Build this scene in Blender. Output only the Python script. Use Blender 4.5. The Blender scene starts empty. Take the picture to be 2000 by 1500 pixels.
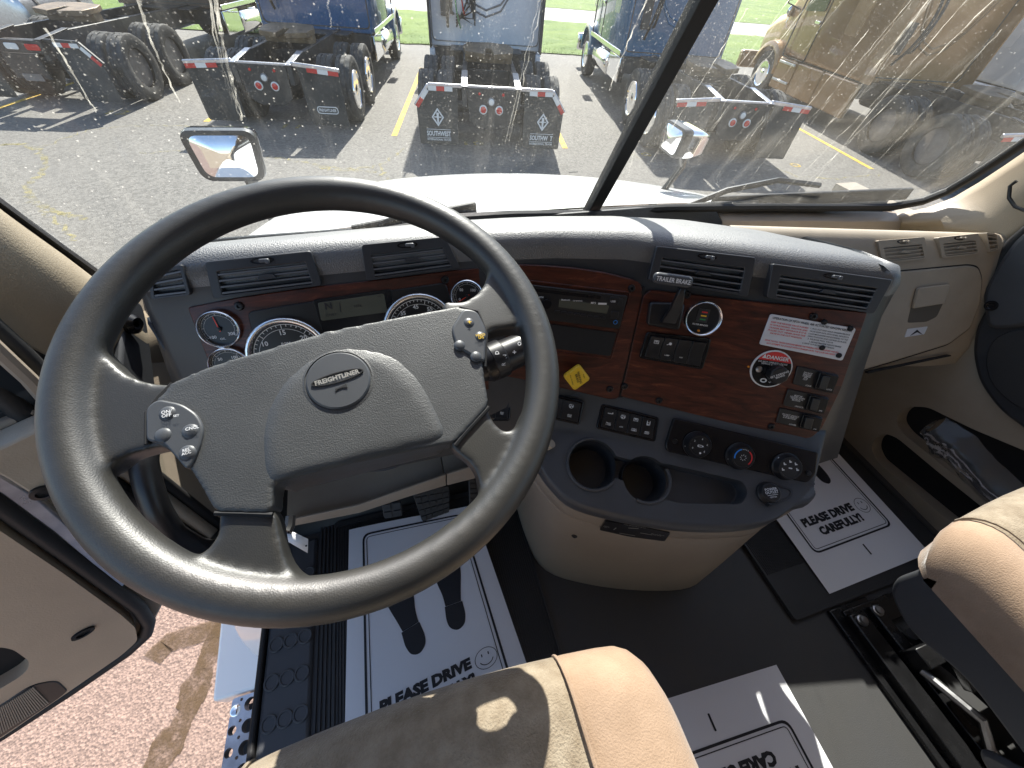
import bpy, bmesh, math, random
from mathutils import Vector as V3, Matrix
random.seed(7)
R = math.radians
SC = bpy.context.scene
COL = SC.collection
# ------------------------------------------------------------------ camera, sky, sun, exposure
FPX = 751.0
_V = V3((-60, 666, 751)).normalized()
_F0 = V3((-330, -876.58, 751))
_F = (_F0 - _F0.dot(_V) * _V).normalized()
_L = _V.cross(_F)
CAM = V3((0, 0, 1.05))
cd = bpy.data.cameras.new('camera'); cam = bpy.data.objects.new('camera', cd); COL.objects.link(cam)
cd.sensor_width = 36; cd.lens = FPX / 2000 * 36; cd.clip_start = .02; cd.clip_end = 800
ex = V3((_L.x, _F.x, -_V.x)); ey = V3((_L.y, _F.y, -_V.y)); ez = V3((_L.z, _F.z, -_V.z))
cam.matrix_world = Matrix(((ex.x, -ey.x, -ez.x, CAM.x), (ex.y, -ey.y, -ez.y, CAM.y), (ex.z, -ey.z, -ez.z, CAM.z), (0, 0, 0, 1)))
SC.camera = cam
SUN_AZ, SUN_EL = 15.0, 41.5
w = bpy.data.worlds.new('World'); SC.world = w; w.use_nodes = True
wn = w.node_tree.nodes; wl = w.node_tree.links
sk = wn.new('ShaderNodeTexSky'); sk.sky_type = 'NISHITA'; sk.sun_disc = False
sk.sun_elevation = R(SUN_EL); sk.sun_rotation = R(SUN_AZ); sk.air_density = 1.0; sk.dust_density = 1.2
bg = wn['Background']; bg.inputs[1].default_value = .12
wl.new(sk.outputs[0], bg.inputs[0])
sd = bpy.data.lights.new('sun', 'SUN'); sd.energy = 5.0; sd.angle = R(.5); sd.color = (1, .95, .87)
sun = bpy.data.objects.new('sun', sd); COL.objects.link(sun)
SUNV = V3((math.sin(R(SUN_AZ)) * math.cos(R(SUN_EL)), math.cos(R(SUN_AZ)) * math.cos(R(SUN_EL)), math.sin(R(SUN_EL))))
sun.rotation_euler = SUNV.to_track_quat('Z', 'Y').to_euler()
SC.view_settings.view_transform = 'Standard'; SC.view_settings.look = 'None'
SC.view_settings.exposure = 1.36; SC.view_settings.gamma = 1.0
SC.cycles.max_bounces = 10; SC.cycles.transparent_max_bounces = 16; SC.cycles.use_denoising = True

# ------------------------------------------------------------------ measuring helpers
def ray(px, py):
    d = V3((px - 1000, py - 750, FPX)); return V3((d.dot(_L), d.dot(_F), -d.dot(_V)))
def onx(px, py, x): r = ray(px, py); return CAM + r * (x / r.x)
def ony(px, py, y): r = ray(px, py); return CAM + r * (y / r.y)
def onz(px, py, z): r = ray(px, py); return CAM + r * ((z - CAM.z) / r.z)
def dep(px, py, d): return CAM + ray(px, py) * (d / FPX)
class Plane:
    def __init__(s, o, yaw=0, p=0, n=None, u=None):
        s.o = V3(o)
        if n is None:
            y, q = R(yaw), R(p)
            s.n = V3((math.sin(y) * math.cos(q), -math.cos(y) * math.cos(q), math.sin(q))); s.u = V3((math.cos(y), math.sin(y), 0))
        else: s.n = V3(n).normalized(); s.u = V3(u).normalized()
        s.v = s.n.cross(s.u)
    def at(s, px, py):
        r = ray(px, py); return CAM + r * ((s.o - CAM).dot(s.n) / r.dot(s.n))
    def uv(s, px, py):
        q = s.at(px, py) - s.o; return (q.dot(s.u), q.dot(s.v))
    def uvs(s, pts): return [s.uv(*p) for p in pts]
    def p(s, u, v, d=0): return s.o + s.u * u + s.v * v + s.n * d
    def off(s, d): return Plane(s.o + s.n * d, n=s.n, u=s.u)
    def rot(s, a):
        return Plane(s.o, n=s.n, u=s.u * math.cos(R(a)) + s.v * math.sin(R(a)))
    def moved(s, u, v, d=0): return Plane(s.p(u, v, d), n=s.n, u=s.u)

# ------------------------------------------------------------------ materials
def mat(name, col, rough=.5, metal=0, bump=None, var=None, coat=0, spec=.5, sheen=0, ior=1.5):
    m = bpy.data.materials.new(name); m.use_nodes = True; n = m.node_tree.nodes; l = m.node_tree.links
    b = n['Principled BSDF']; b.inputs['Base Color'].default_value = (*col, 1); b.inputs['Roughness'].default_value = rough
    b.inputs['Metallic'].default_value = metal; b.inputs['Coat Weight'].default_value = coat; b.inputs['Specular IOR Level'].default_value = spec
    b.inputs['IOR'].default_value = ior
    if sheen: b.inputs['Sheen Weight'].default_value = sheen; b.inputs['Sheen Roughness'].default_value = .4
    tc = n.new('ShaderNodeTexCoord')
    if bump:
        sc, st, kind = bump[:3]; dist = bump[3] if len(bump) > 3 else .0006
        if kind == 'v':
            t = n.new('ShaderNodeTexVoronoi'); t.inputs['Scale'].default_value = sc; o = t.outputs['Distance']
            nz = n.new('ShaderNodeTexNoise'); nz.inputs['Scale'].default_value = sc * .7
            mx = n.new('ShaderNodeMixRGB'); mx.inputs[0].default_value = .0008; l.new(tc.outputs['Object'], nz.inputs['Vector'])
            l.new(tc.outputs['Object'], mx.inputs[1]); l.new(nz.outputs['Color'], mx.inputs[2]); l.new(mx.outputs[0], t.inputs['Vector'])
        else:
            t = n.new('ShaderNodeTexNoise'); t.inputs['Scale'].default_value = sc; t.inputs['Detail'].default_value = 3; o = t.outputs['Fac']
            l.new(tc.outputs['Object'], t.inputs['Vector'])
        bp = n.new('ShaderNodeBump'); bp.inputs['Strength'].default_value = st; bp.inputs['Distance'].default_value = dist
        l.new(o, bp.inputs['Height']); l.new(bp.outputs[0], b.inputs['Normal'])
    if var:
        sc, amt = var[:2]; c2 = var[2] if len(var) > 2 else tuple(c * (1 - amt) for c in col)
        t = n.new('ShaderNodeTexNoise'); t.inputs['Scale'].default_value = sc; t.inputs['Detail'].default_value = 6; t.inputs['Roughness'].default_value = .65
        l.new(tc.outputs['Object'], t.inputs['Vector'])
        rp = n.new('ShaderNodeValToRGB'); rp.color_ramp.elements[0].position = .36; rp.color_ramp.elements[1].position = .66
        rp.color_ramp.elements[0].color = (*c2, 1); rp.color_ramp.elements[1].color = (*col, 1)
        l.new(t.outputs['Fac'], rp.inputs[0]); l.new(rp.outputs[0], b.inputs['Base Color'])
        rr = n.new('ShaderNodeMapRange'); rr.inputs[3].default_value = max(.04, rough - .1); rr.inputs[4].default_value = min(1, rough + .12)
        l.new(t.outputs['Fac'], rr.inputs[0]); l.new(rr.outputs[0], b.inputs['Roughness'])
    return m
M = {}
M['dash'] = mat('charcoal_grained_plastic', (.05, .0505, .051), .52, bump=(560, .5, 'v', .0008), var=(9, .12), spec=1., ior=1.75)
M['door'] = mat('warm_beige_door_trim', (.53, .405, .285), .52, bump=(420, .35, 'n', .0008), var=(7, .1, (.47, .355, .25)))
M['bezel'] = mat('satin_chrome_bezel', (.88, .89, .9), .2, 1)
M['slat'] = mat('slat_glint_and_knob_plastic', (.11, .115, .125), .35)  # paler than the slats: edge highlight put into the colour; also vent knobs
M['cup'] = mat('shaded_recess_taupe', (.10, .085, .065), .6)  # taupe darkened to put the handle recess's shade into the colour
M['face'] = mat('charcoal_smooth_plastic', (.034, .036, .041), .42, bump=(900, .12, 'n'), var=(14, .15))
M['console'] = mat('slate_grey_plastic', (.060, .063, .069), .45, bump=(700, .2, 'n'), var=(12, .12))
M['wheel'] = mat('dark_wheel_urethane', (.019, .019, .018), .44, bump=(800, .22, 'v', .0004), var=(16, .22, (.030, .029, .026)), spec=.75, ior=1.5)
M['pad'] = mat('grey_airbag_vinyl', (.047, .049, .050), .47, bump=(800, .4, 'v', .0005), var=(18, .12), spec=.65)
M['pod'] = mat('button_pod_plastic', (.06, .064, .07), .4, bump=(900, .1, 'n'))
M['black'] = mat('black_plastic', (.014, .014, .016), .35, var=(20, .25))
M['gloss'] = mat('glossy_black', (.009, .009, .011), .24, spec=.35)
M['matte'] = mat('matte_black', (.008, .008, .009), .8)
M['rubber'] = mat('black_floor_rubber', (.026, .027, .028), .55, bump=(260, .4, 'n', .001), var=(6, .3, (.03, .03, .032)))
M['floor'] = mat('dark_vinyl_floor', (.05, .05, .052), .5, bump=(500, .35, 'n', .001), var=(5, .25, (.055, .054, .053)))
M['beige'] = mat('beige_moulded_plastic', (.37, .315, .245), .52, bump=(420, .35, 'n', .0008), var=(7, .1, (.32, .27, .205)))
M['beige2'] = mat('taupe_moulded_plastic', (.31, .262, .205), .52, bump=(420, .35, 'n', .0008), var=(7, .1, (.27, .225, .175)))
M['pillar'] = mat('tan_grained_trim', (.33, .275, .20), .5, bump=(420, .3, 'v', .0008), var=(8, .1))
M['chrome'] = mat('chrome', (.82, .83, .85), .07, 1)
M['steel'] = mat('dull_steel', (.5, .5, .51), .32, 1, var=(30, .3))
M['alu'] = mat('brushed_aluminium', (.62, .63, .66), .3, .9, var=(25, .2))
M['white'] = mat('white_paint', (.80, .80, .78), .28, coat=.6, var=(1.5, .05))
M['paper'] = mat('white_paper', (.74, .74, .77), .7, bump=(60, .12, 'n', .003))
M['ink'] = mat('black_ink', (.012, .012, .016), .6)
M['inkw'] = mat('white_print', (.72, .72, .72), .5)
M['inkr'] = mat('red_print', (.62, .03, .03), .5)
M['inkb'] = mat('blue_print', (.03, .25, .75), .5)
M['silver'] = mat('silver_print', (.55, .54, .5), .3, .6)
M['red'] = mat('red_lens', (.55, .012, .012), .2, coat=.5)
M['redw'] = mat('needle_red', (.8, .05, .02), .4)
M['yellow'] = mat('yellow_knob', (.78, .50, .03), .38, var=(40, .08))
M['lcd'] = mat('lcd_grey_green', (.085, .088, .068), .25)
M['plac'] = mat('placard_white', (.66, .68, .72), .4, var=(30, .1))
M['screw'] = mat('screw_black', (.03, .03, .032), .35, .5)
M['suede_c'] = mat('seat_grey_tan_fabric', (.30, .248, .182), .9, bump=(420, .8, 'n', .002), var=(38, .3, (.20, .155, .105)), sheen=.3)
M['suede_b'] = mat('seat_rosy_tan_fabric', (.36, .25, .172), .9, bump=(500, .5, 'n', .0015), var=(14, .2, (.28, .19, .125)), sheen=.3)
M['glassd'] = mat('dark_window_glass', (.02, .025, .03), .05, coat=.5)
M['seal'] = mat('black_rubber_seal', (.012, .012, .013), .6, bump=(300, .3, 'n', .001))
M['metald'] = mat('black_painted_steel', (.012, .012, .013), .25, var=(20, .3))
M['tyre'] = mat('tyre_rubber', (.035, .035, .034), .85, var=(7, .3, (.085, .082, .075)))
M['frame'] = mat('truck_frame_black', (.02, .02, .021), .5, var=(5, .4, (.06, .055, .05)))
M['flap'] = mat('mudflap_rubber', (.022, .024, .024), .65, var=(3, .3, (.05, .05, .048)))
M['refr'] = mat('red_reflector', (.55, .03, .025), .35)
M['refw'] = mat('white_reflector', (.72, .72, .70), .35)
M['rim'] = mat('wheel_steel', (.22, .22, .23), .45, .6, var=(8, .3))
M['blue'] = mat('blue_truck_paint', (.006, .095, .24), .25, coat=.8, var=(1.2, .2))
M['blue2'] = mat('teal_blue_truck_paint', (.022, .13, .26), .25, coat=.8, var=(1.2, .2))
M['tan'] = mat('tan_truck_paint', (.30, .165, .055), .32, metal=.25, coat=.7, var=(1.2, .15))
M['sil'] = mat('pale_truck_paint', (.60, .63, .68), .3, coat=.6, var=(1.0, .1))
M['maroon'] = mat('dark_brown_truck_paint', (.10, .06, .04), .35, coat=.5, var=(1.5, .3))
M['hose'] = mat('hose_black', (.012, .012, .012), .5)
M['hoseg'] = mat('hose_green', (.02, .25, .08), .5)
M['hoser'] = mat('hose_red', (.45, .03, .02), .5)
M['grease'] = mat('greasy_fifth_wheel', (.12, .085, .055), .5, .2, var=(4, .5, (.26, .18, .10)), bump=(20, .3, 'n', .01))
M['amber'] = mat('amber_lens', (.7, .25, .03), .25)

def wood_mat():
    m = bpy.data.materials.new('burl_wood_veneer'); m.use_nodes = True; n = m.node_tree.nodes; l = m.node_tree.links
    b = n['Principled BSDF']; b.inputs['Roughness'].default_value = .38; b.inputs['Coat Weight'].default_value = .25; b.inputs['Coat Roughness'].default_value = .2; b.inputs['Specular IOR Level'].default_value = .35
    tc = n.new('ShaderNodeTexCoord'); mp = n.new('ShaderNodeMapping'); mp.inputs['Scale'].default_value = (9, 9, 70)
    nz = n.new('ShaderNodeTexNoise'); nz.inputs['Scale'].default_value = 1.6; nz.inputs['Detail'].default_value = 9; nz.inputs['Roughness'].default_value = .68; nz.inputs['Distortion'].default_value = .9
    l.new(tc.outputs['Object'], mp.inputs[0]); l.new(mp.outputs[0], nz.inputs['Vector'])
    rp = n.new('ShaderNodeValToRGB'); e = rp.color_ramp.elements
    e[0].position = .30; e[0].color = (.018, .005, .0035, 1); e[1].position = .74; e[1].color = (.20, .062, .026, 1)
    k = e.new(.47); k.color = (.055, .012, .006, 1); k = e.new(.58); k.color = (.085, .019, .0095, 1)
    l.new(nz.outputs['Fac'], rp.inputs[0]); l.new(rp.outputs[0], b.inputs['Base Color'])
    return m
M['wood'] = wood_mat()

def ground_mat(name, c1, c2, warm=None, grass=False):
    m = bpy.data.materials.new(name); m.use_nodes = True; n = m.node_tree.nodes; l = m.node_tree.links
    b = n['Principled BSDF']; b.inputs['Roughness'].default_value = .85
    tc = n.new('ShaderNodeTexCoord')
    def noise(s, d=4, r=.6):
        t = n.new('ShaderNodeTexNoise'); t.inputs['Scale'].default_value = s; t.inputs['Detail'].default_value = d; t.inputs['Roughness'].default_value = r
        l.new(tc.outputs['Object'], t.inputs['Vector']); return t
    def mix(f, a, bb, kind='MIX'):
        x = n.new('ShaderNodeMixRGB'); x.blend_type = kind
        for i, q in ((0, f), (1, a), (2, bb)):
            if isinstance(q, (int, float)): x.inputs[i].default_value = q
            elif isinstance(q, tuple): x.inputs[i].default_value = (*q, 1)
            else: l.new(q, x.inputs[i])
        return x.outputs[0]
    def ramp(o, p0, p1, c0=(0, 0, 0), c1=(1, 1, 1)):
        r = n.new('ShaderNodeValToRGB'); r.color_ramp.elements[0].position = p0; r.color_ramp.elements[1].position = p1
        r.color_ramp.elements[0].color = (*c0, 1); r.color_ramp.elements[1].color = (*c1, 1); l.new(o, r.inputs[0]); return r.outputs[0]
    if grass:
        big = ramp(noise(.35, 5).outputs['Fac'], .35, .65); fine = ramp(noise(14, 5, .75).outputs['Fac'], .3, .7)
        base = mix(fine, tuple(c * .6 for c in c1), c1); base = mix(big, base, c2)
        # a dry yellow strip where the verge meets the paving
        sp = n.new('ShaderNodeSeparateXYZ'); l.new(tc.outputs['Object'], sp.inputs[0])
        a = n.new('ShaderNodeMath'); a.operation = 'MULTIPLY_ADD'; l.new(noise(1.2).outputs['Fac'], a.inputs[0]); a.inputs[1].default_value = 3; l.new(sp.outputs['Y'], a.inputs[2])
        base = mix(ramp(a.outputs[0], 0, 1), base, base)
        hs = noise(60, 2).outputs['Fac']
    else:
        v = n.new('ShaderNodeTexVoronoi'); v.inputs['Scale'].default_value = 85; l.new(tc.outputs['Object'], v.inputs['Vector'])
        sc = n.new('ShaderNodeSeparateColor'); l.new(v.outputs['Color'], sc.inputs[0])
        stone = ramp(sc.outputs[0], .25, .95, tuple(c * .45 for c in c1), tuple(min(1, c * 1.9) for c in c1))
        mid = ramp(noise(26, 6, .8).outputs['Fac'], .32, .68, tuple(c * .55 for c in c1), tuple(c * 1.45 for c in c1))
        v3 = n.new('ShaderNodeTexVoronoi'); v3.inputs['Scale'].default_value = 26; l.new(tc.outputs['Object'], v3.inputs['Vector'])
        s3 = n.new('ShaderNodeSeparateColor'); l.new(v3.outputs['Color'], s3.inputs[0])
        coarse = ramp(s3.outputs[2], .1, .95, tuple(c * .4 for c in c1), tuple(min(1, c * 1.8) for c in c1))
        base = mix(.45, mix(.5, stone, mid), coarse)
        big = ramp(noise(.55, 6, .6).outputs['Fac'], .35, .7)
        base = mix(big, base, mix(.5, base, c2))
        if warm:
            v2 = n.new('ShaderNodeTexVoronoi'); v2.inputs['Scale'].default_value = 95; l.new(tc.outputs['Object'], v2.inputs['Vector'])
            s2 = n.new('ShaderNodeSeparateColor'); l.new(v2.outputs['Color'], s2.inputs[0])
            wst = ramp(s2.outputs[1], .15, .85, tuple(c * .58 for c in warm), tuple(c * 1.38 for c in warm))
            wb = ramp(noise(75, 5, .8).outputs['Fac'], .35, .65, tuple(c * .5 for c in warm), tuple(c * 1.4 for c in warm))
            wm = mix(.45, wst, wb)
            sp = n.new('ShaderNodeSeparateXYZ'); l.new(tc.outputs['Object'], sp.inputs[0])
            nn = noise(1.5, 4); a = n.new('ShaderNodeMath'); a.operation = 'MULTIPLY_ADD'; l.new(nn.outputs['Fac'], a.inputs[0]); a.inputs[1].default_value = 1.2; l.new(sp.outputs['Y'], a.inputs[2])
            r = n.new('ShaderNodeMapRange'); r.inputs[1].default_value = 2.2; r.inputs[2].default_value = 4.6; r.inputs[3].default_value = 1; r.inputs[4].default_value = 0
            l.new(a.outputs[0], r.inputs[0]); base = mix(r.outputs[0], base, wm)
        hs = v.outputs['Distance']
    l.new(base, b.inputs['Base Color'])
    bp = n.new('ShaderNodeBump'); bp.inputs['Strength'].default_value = .7; bp.inputs['Distance'].default_value = .006 if not grass else .05
    l.new(hs, bp.inputs['Height']); l.new(bp.outputs[0], b.inputs['Normal'])
    return m
M['asphalt'] = ground_mat('worn_asphalt', (.135, .127, .114), (.185, .173, .155), warm=(.235, .162, .13))
M['grass'] = ground_mat('mown_grass', (.095, .185, .010), (.15, .225, .018), grass=True)
M['road'] = ground_mat('pale_road', (.36, .345, .32), (.42, .40, .37))

def alpha_mat(name, col, scale, lo, hi, stretch=(1, 1, 1), rough=.8, amin=0., amax=1.):
    m = bpy.data.materials.new(name); m.use_nodes = True; n = m.node_tree.nodes; l = m.node_tree.links
    b = n['Principled BSDF']; b.inputs['Base Color'].default_value = (*col, 1); b.inputs['Roughness'].default_value = rough
    tc = n.new('ShaderNodeTexCoord'); mp = n.new('ShaderNodeMapping'); mp.inputs['Scale'].default_value = stretch
    t = n.new('ShaderNodeTexNoise'); t.inputs['Scale'].default_value = scale; t.inputs['Detail'].default_value = 6; t.inputs['Roughness'].default_value = .7
    l.new(tc.outputs['Object'], mp.inputs[0]); l.new(mp.outputs[0], t.inputs['Vector'])
    r = n.new('ShaderNodeMapRange'); r.inputs[1].default_value = lo; r.inputs[2].default_value = hi; r.inputs[3].default_value = amin; r.inputs[4].default_value = amax
    l.new(t.outputs['Fac'], r.inputs[0]); l.new(r.outputs[0], b.inputs['Alpha']); return m
M['line'] = alpha_mat('worn_yellow_paint', (.70, .44, .06), 9, .30, .5, amin=.25, amax=.95)
M['linef'] = alpha_mat('faded_yellow_paint', (.58, .42, .10), 12, .38, .62, amin=.05, amax=.8)
M['weed'] = alpha_mat('crack_moss', (.40, .34, .12), 7, .40, .66, amin=.0, amax=.6)
M['oil'] = alpha_mat('oil_stain', (.085, .05, .02), 14, .30, .60, amin=.12, amax=.8)

def glass_mat(name, haze, streak):
    m = bpy.data.materials.new(name); m.use_nodes = True; n = m.node_tree.nodes; l = m.node_tree.links
    n.remove(n['Principled BSDF']); out = n['Material Output']
    tr = n.new('ShaderNodeBsdfTransparent'); tr.inputs[0].default_value = (.93, .945, .94, 1)
    tl = n.new('ShaderNodeBsdfTranslucent'); tl.inputs[0].default_value = (.80, .76, .68, 1)
    gl = n.new('ShaderNodeBsdfGlossy'); gl.inputs['Roughness'].default_value = .03
    tc = n.new('ShaderNodeTexCoord')
    def ramp(o, a, b, lo=0., hi=1.):
        r = n.new('ShaderNodeMapRange'); r.inputs[1].default_value = a; r.inputs[2].default_value = b; r.inputs[3].default_value = lo; r.inputs[4].default_value = hi
        l.new(o, r.inputs[0]); return r.outputs[0]
    def math_(op, a, b):
        x = n.new('ShaderNodeMath'); x.operation = op
        for i, q in ((0, a), (1, b)):
            if isinstance(q, (int, float)): x.inputs[i].default_value = q
            else: l.new(q, x.inputs[i])
        return x.outputs[0]
    # specks
    v = n.new('ShaderNodeTexVoronoi'); v.inputs['Scale'].default_value = 150; l.new(tc.outputs['Object'], v.inputs['Vector'])
    sc = n.new('ShaderNodeSeparateColor'); l.new(v.outputs['Color'], sc.inputs[0])
    dot = math_('MULTIPLY', ramp(v.outputs['Distance'], .07, .2, 1, 0), ramp(sc.outputs[0], .75, 1.0, 0, .3))
    v2 = n.new('ShaderNodeTexVoronoi'); v2.inputs['Scale'].default_value = 330; l.new(tc.outputs['Object'], v2.inputs['Vector'])
    s2 = n.new('ShaderNodeSeparateColor'); l.new(v2.outputs['Color'], s2.inputs[0])
    dot2 = math_('MULTIPLY', ramp(v2.outputs['Distance'], .10, .32, 1, 0), ramp(s2.outputs[1], .6, 1.0, 0, .22))
    mp = n.new('ShaderNodeMapping'); mp.inputs['Scale'].default_value = (34, 3.2, 3.2); l.new(tc.outputs['Object'], mp.inputs[0])
    nz = n.new('ShaderNodeTexNoise'); nz.inputs['Scale'].default_value = 1.; nz.inputs['Detail'].default_value = 7; nz.inputs['Roughness'].default_value = .7; l.new(mp.outputs[0], nz.inputs['Vector'])
    st = ramp(nz.outputs['Fac'], .52, .78, 0, streak)
    nb = n.new('ShaderNodeTexNoise'); nb.inputs['Scale'].default_value = 4; nb.inputs['Detail'].default_value = 5; l.new(tc.outputs['Object'], nb.inputs['Vector'])
    hz = ramp(nb.outputs['Fac'], .3, .75, haze * .5, haze * 1.5)
    f = math_('ADD', math_('ADD', dot, math_('MULTIPLY', dot2, ramp(nb.outputs['Fac'], .42, .62, .2, 1.))), math_('ADD', st, hz))
    f = math_('MINIMUM', f, .9)
    m1 = n.new('ShaderNodeMixShader'); l.new(f, m1.inputs[0]); l.new(tr.outputs[0], m1.inputs[1]); l.new(tl.outputs[0], m1.inputs[2])
    fr = n.new('ShaderNodeFresnel'); ge = n.new('ShaderNodeNewGeometry')
    io = n.new('ShaderNodeMapRange'); io.inputs[3].default_value = 1.3; io.inputs[4].default_value = 1 / 1.3; l.new(ge.outputs['Backfacing'], io.inputs[0]); l.new(io.outputs[0], fr.inputs[0])
    m2 = n.new('ShaderNodeMixShader'); l.new(fr.outputs[0], m2.inputs[0]); l.new(m1.outputs[0], m2.inputs[1]); l.new(gl.outputs[0], m2.inputs[2])
    l.new(m2.outputs[0], out.inputs[0]); return m
M['ws_l'] = glass_mat('dirty_windshield_glass', .006, .018)
M['ws_r'] = glass_mat('dusty_windshield_glass', .015, .032)
def streak_mat(top=.22):
    m = bpy.data.materials.new('dried_water_streak'); m.use_nodes = True; n = m.node_tree.nodes; l = m.node_tree.links
    n.remove(n['Principled BSDF']); out = n['Material Output']
    tr = n.new('ShaderNodeBsdfTransparent'); tl = n.new('ShaderNodeBsdfTranslucent'); tl.inputs[0].default_value = (.85, .80, .70, 1)
    tc = n.new('ShaderNodeTexCoord'); nz = n.new('ShaderNodeTexNoise'); nz.inputs['Scale'].default_value = 60; nz.inputs['Detail'].default_value = 6
    l.new(tc.outputs['Object'], nz.inputs['Vector'])
    r = n.new('ShaderNodeMapRange'); r.inputs[1].default_value = .35; r.inputs[2].default_value = .68; r.inputs[3].default_value = top * .12; r.inputs[4].default_value = top
    l.new(nz.outputs['Fac'], r.inputs[0]); mx = n.new('ShaderNodeMixShader'); l.new(r.outputs[0], mx.inputs[0]); l.new(tr.outputs[0], mx.inputs[1]); l.new(tl.outputs[0], mx.inputs[2])
    l.new(mx.outputs[0], out.inputs[0]); return m
M['streak'] = streak_mat(); M['streak_b'] = streak_mat(.42)
def bag_mat():
    m = bpy.data.materials.new('clear_plastic_film'); m.use_nodes = True; n = m.node_tree.nodes; l = m.node_tree.links
    n.remove(n['Principled BSDF']); out = n['Material Output']
    tr = n.new('ShaderNodeBsdfTransparent'); gl = n.new('ShaderNodeBsdfGlossy'); gl.inputs['Roughness'].default_value = .25; df = n.new('ShaderNodeBsdfDiffuse'); df.inputs[0].default_value = (.5, .52, .54, 1)
    a = n.new('ShaderNodeMixShader'); a.inputs[0].default_value = .13; l.new(tr.outputs[0], a.inputs[1]); l.new(df.outputs[0], a.inputs[2])
    fr = n.new('ShaderNodeFresnel'); fr.inputs[0].default_value = 1.5
    b = n.new('ShaderNodeMixShader'); l.new(fr.outputs[0], b.inputs[0]); l.new(a.outputs[0], b.inputs[1]); l.new(gl.outputs[0], b.inputs[2]); l.new(b.outputs[0], out.inputs[0]); return m
M['bag'] = bag_mat()
def tint_mat():
    m = bpy.data.materials.new('tinted_side_glass'); m.use_nodes = True; n = m.node_tree.nodes; l = m.node_tree.links
    n.remove(n['Principled BSDF']); tr = n.new('ShaderNodeBsdfTransparent'); tr.inputs[0].default_value = (.70, .74, .72, 1); gl = n.new('ShaderNodeBsdfGlossy'); gl.inputs['Roughness'].default_value = .02
    mx = n.new('ShaderNodeMixShader'); mx.inputs[0].default_value = .07; l.new(tr.outputs[0], mx.inputs[1]); l.new(gl.outputs[0], mx.inputs[2]); l.new(mx.outputs[0], n['Material Output'].inputs[0]); return m
M['tint'] = tint_mat()

# ------------------------------------------------------------------ object helpers
def tag(o, label=None, cat=None, group=None, kind=None):
    if label: o['label'] = label
    if cat: o['category'] = cat
    if group: o['group'] = group
    if kind: o['kind'] = kind
    return o
def empty(name, loc, label, cat, group=None, rz=0):
    o = bpy.data.objects.new(name, None); COL.objects.link(o); o.location = loc; o.rotation_euler = (0, 0, rz); o.empty_display_size = .1
    return tag(o, label, cat, group)
def link(name, me, m, parent=None, local=False):
    o = bpy.data.objects.new(name, me); COL.objects.link(o)
    if m is not None:
        me.materials.clear(); me.materials.append(M[m] if isinstance(m, str) else m)
    if parent is not None:
        o.parent = parent
        if parent.type == 'EMPTY' and not local: o.matrix_parent_inverse = Matrix.Translation(-V3(parent.location))
    return o
def rnd(poly, r, seg=4):
    out = []; n = len(poly)
    for i in range(n):
        a, b, c = V3((*poly[i - 1], 0)), V3((*poly[i], 0)), V3((*poly[(i + 1) % n], 0))
        d1, d2 = (a - b), (c - b); rr = r[i] if isinstance(r, (list, tuple)) else r
        if d1.length < 1e-9 or d2.length < 1e-9: continue
        k = min(rr, d1.length * .48, d2.length * .48); p, q = b + d1.normalized() * k, b + d2.normalized() * k
        for j in range(seg + 1):
            t = j / seg; x = (1 - t) ** 2 * p + 2 * t * (1 - t) * b + t * t * q; out.append((x.x, x.y))
    return out
def rect(u, v, w, h): return [(u - w / 2, v - h / 2), (u + w / 2, v - h / 2), (u + w / 2, v + h / 2), (u - w / 2, v + h / 2)]
def circ(u, v, r, n=32, ry=None): return [(u + r * math.cos(2 * math.pi * i / n), v + (ry or r) * math.sin(2 * math.pi * i / n)) for i in range(n)]
def area(p): return sum(p[i - 1][0] * p[i][1] - p[i][0] * p[i - 1][1] for i in range(len(p)))
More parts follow.
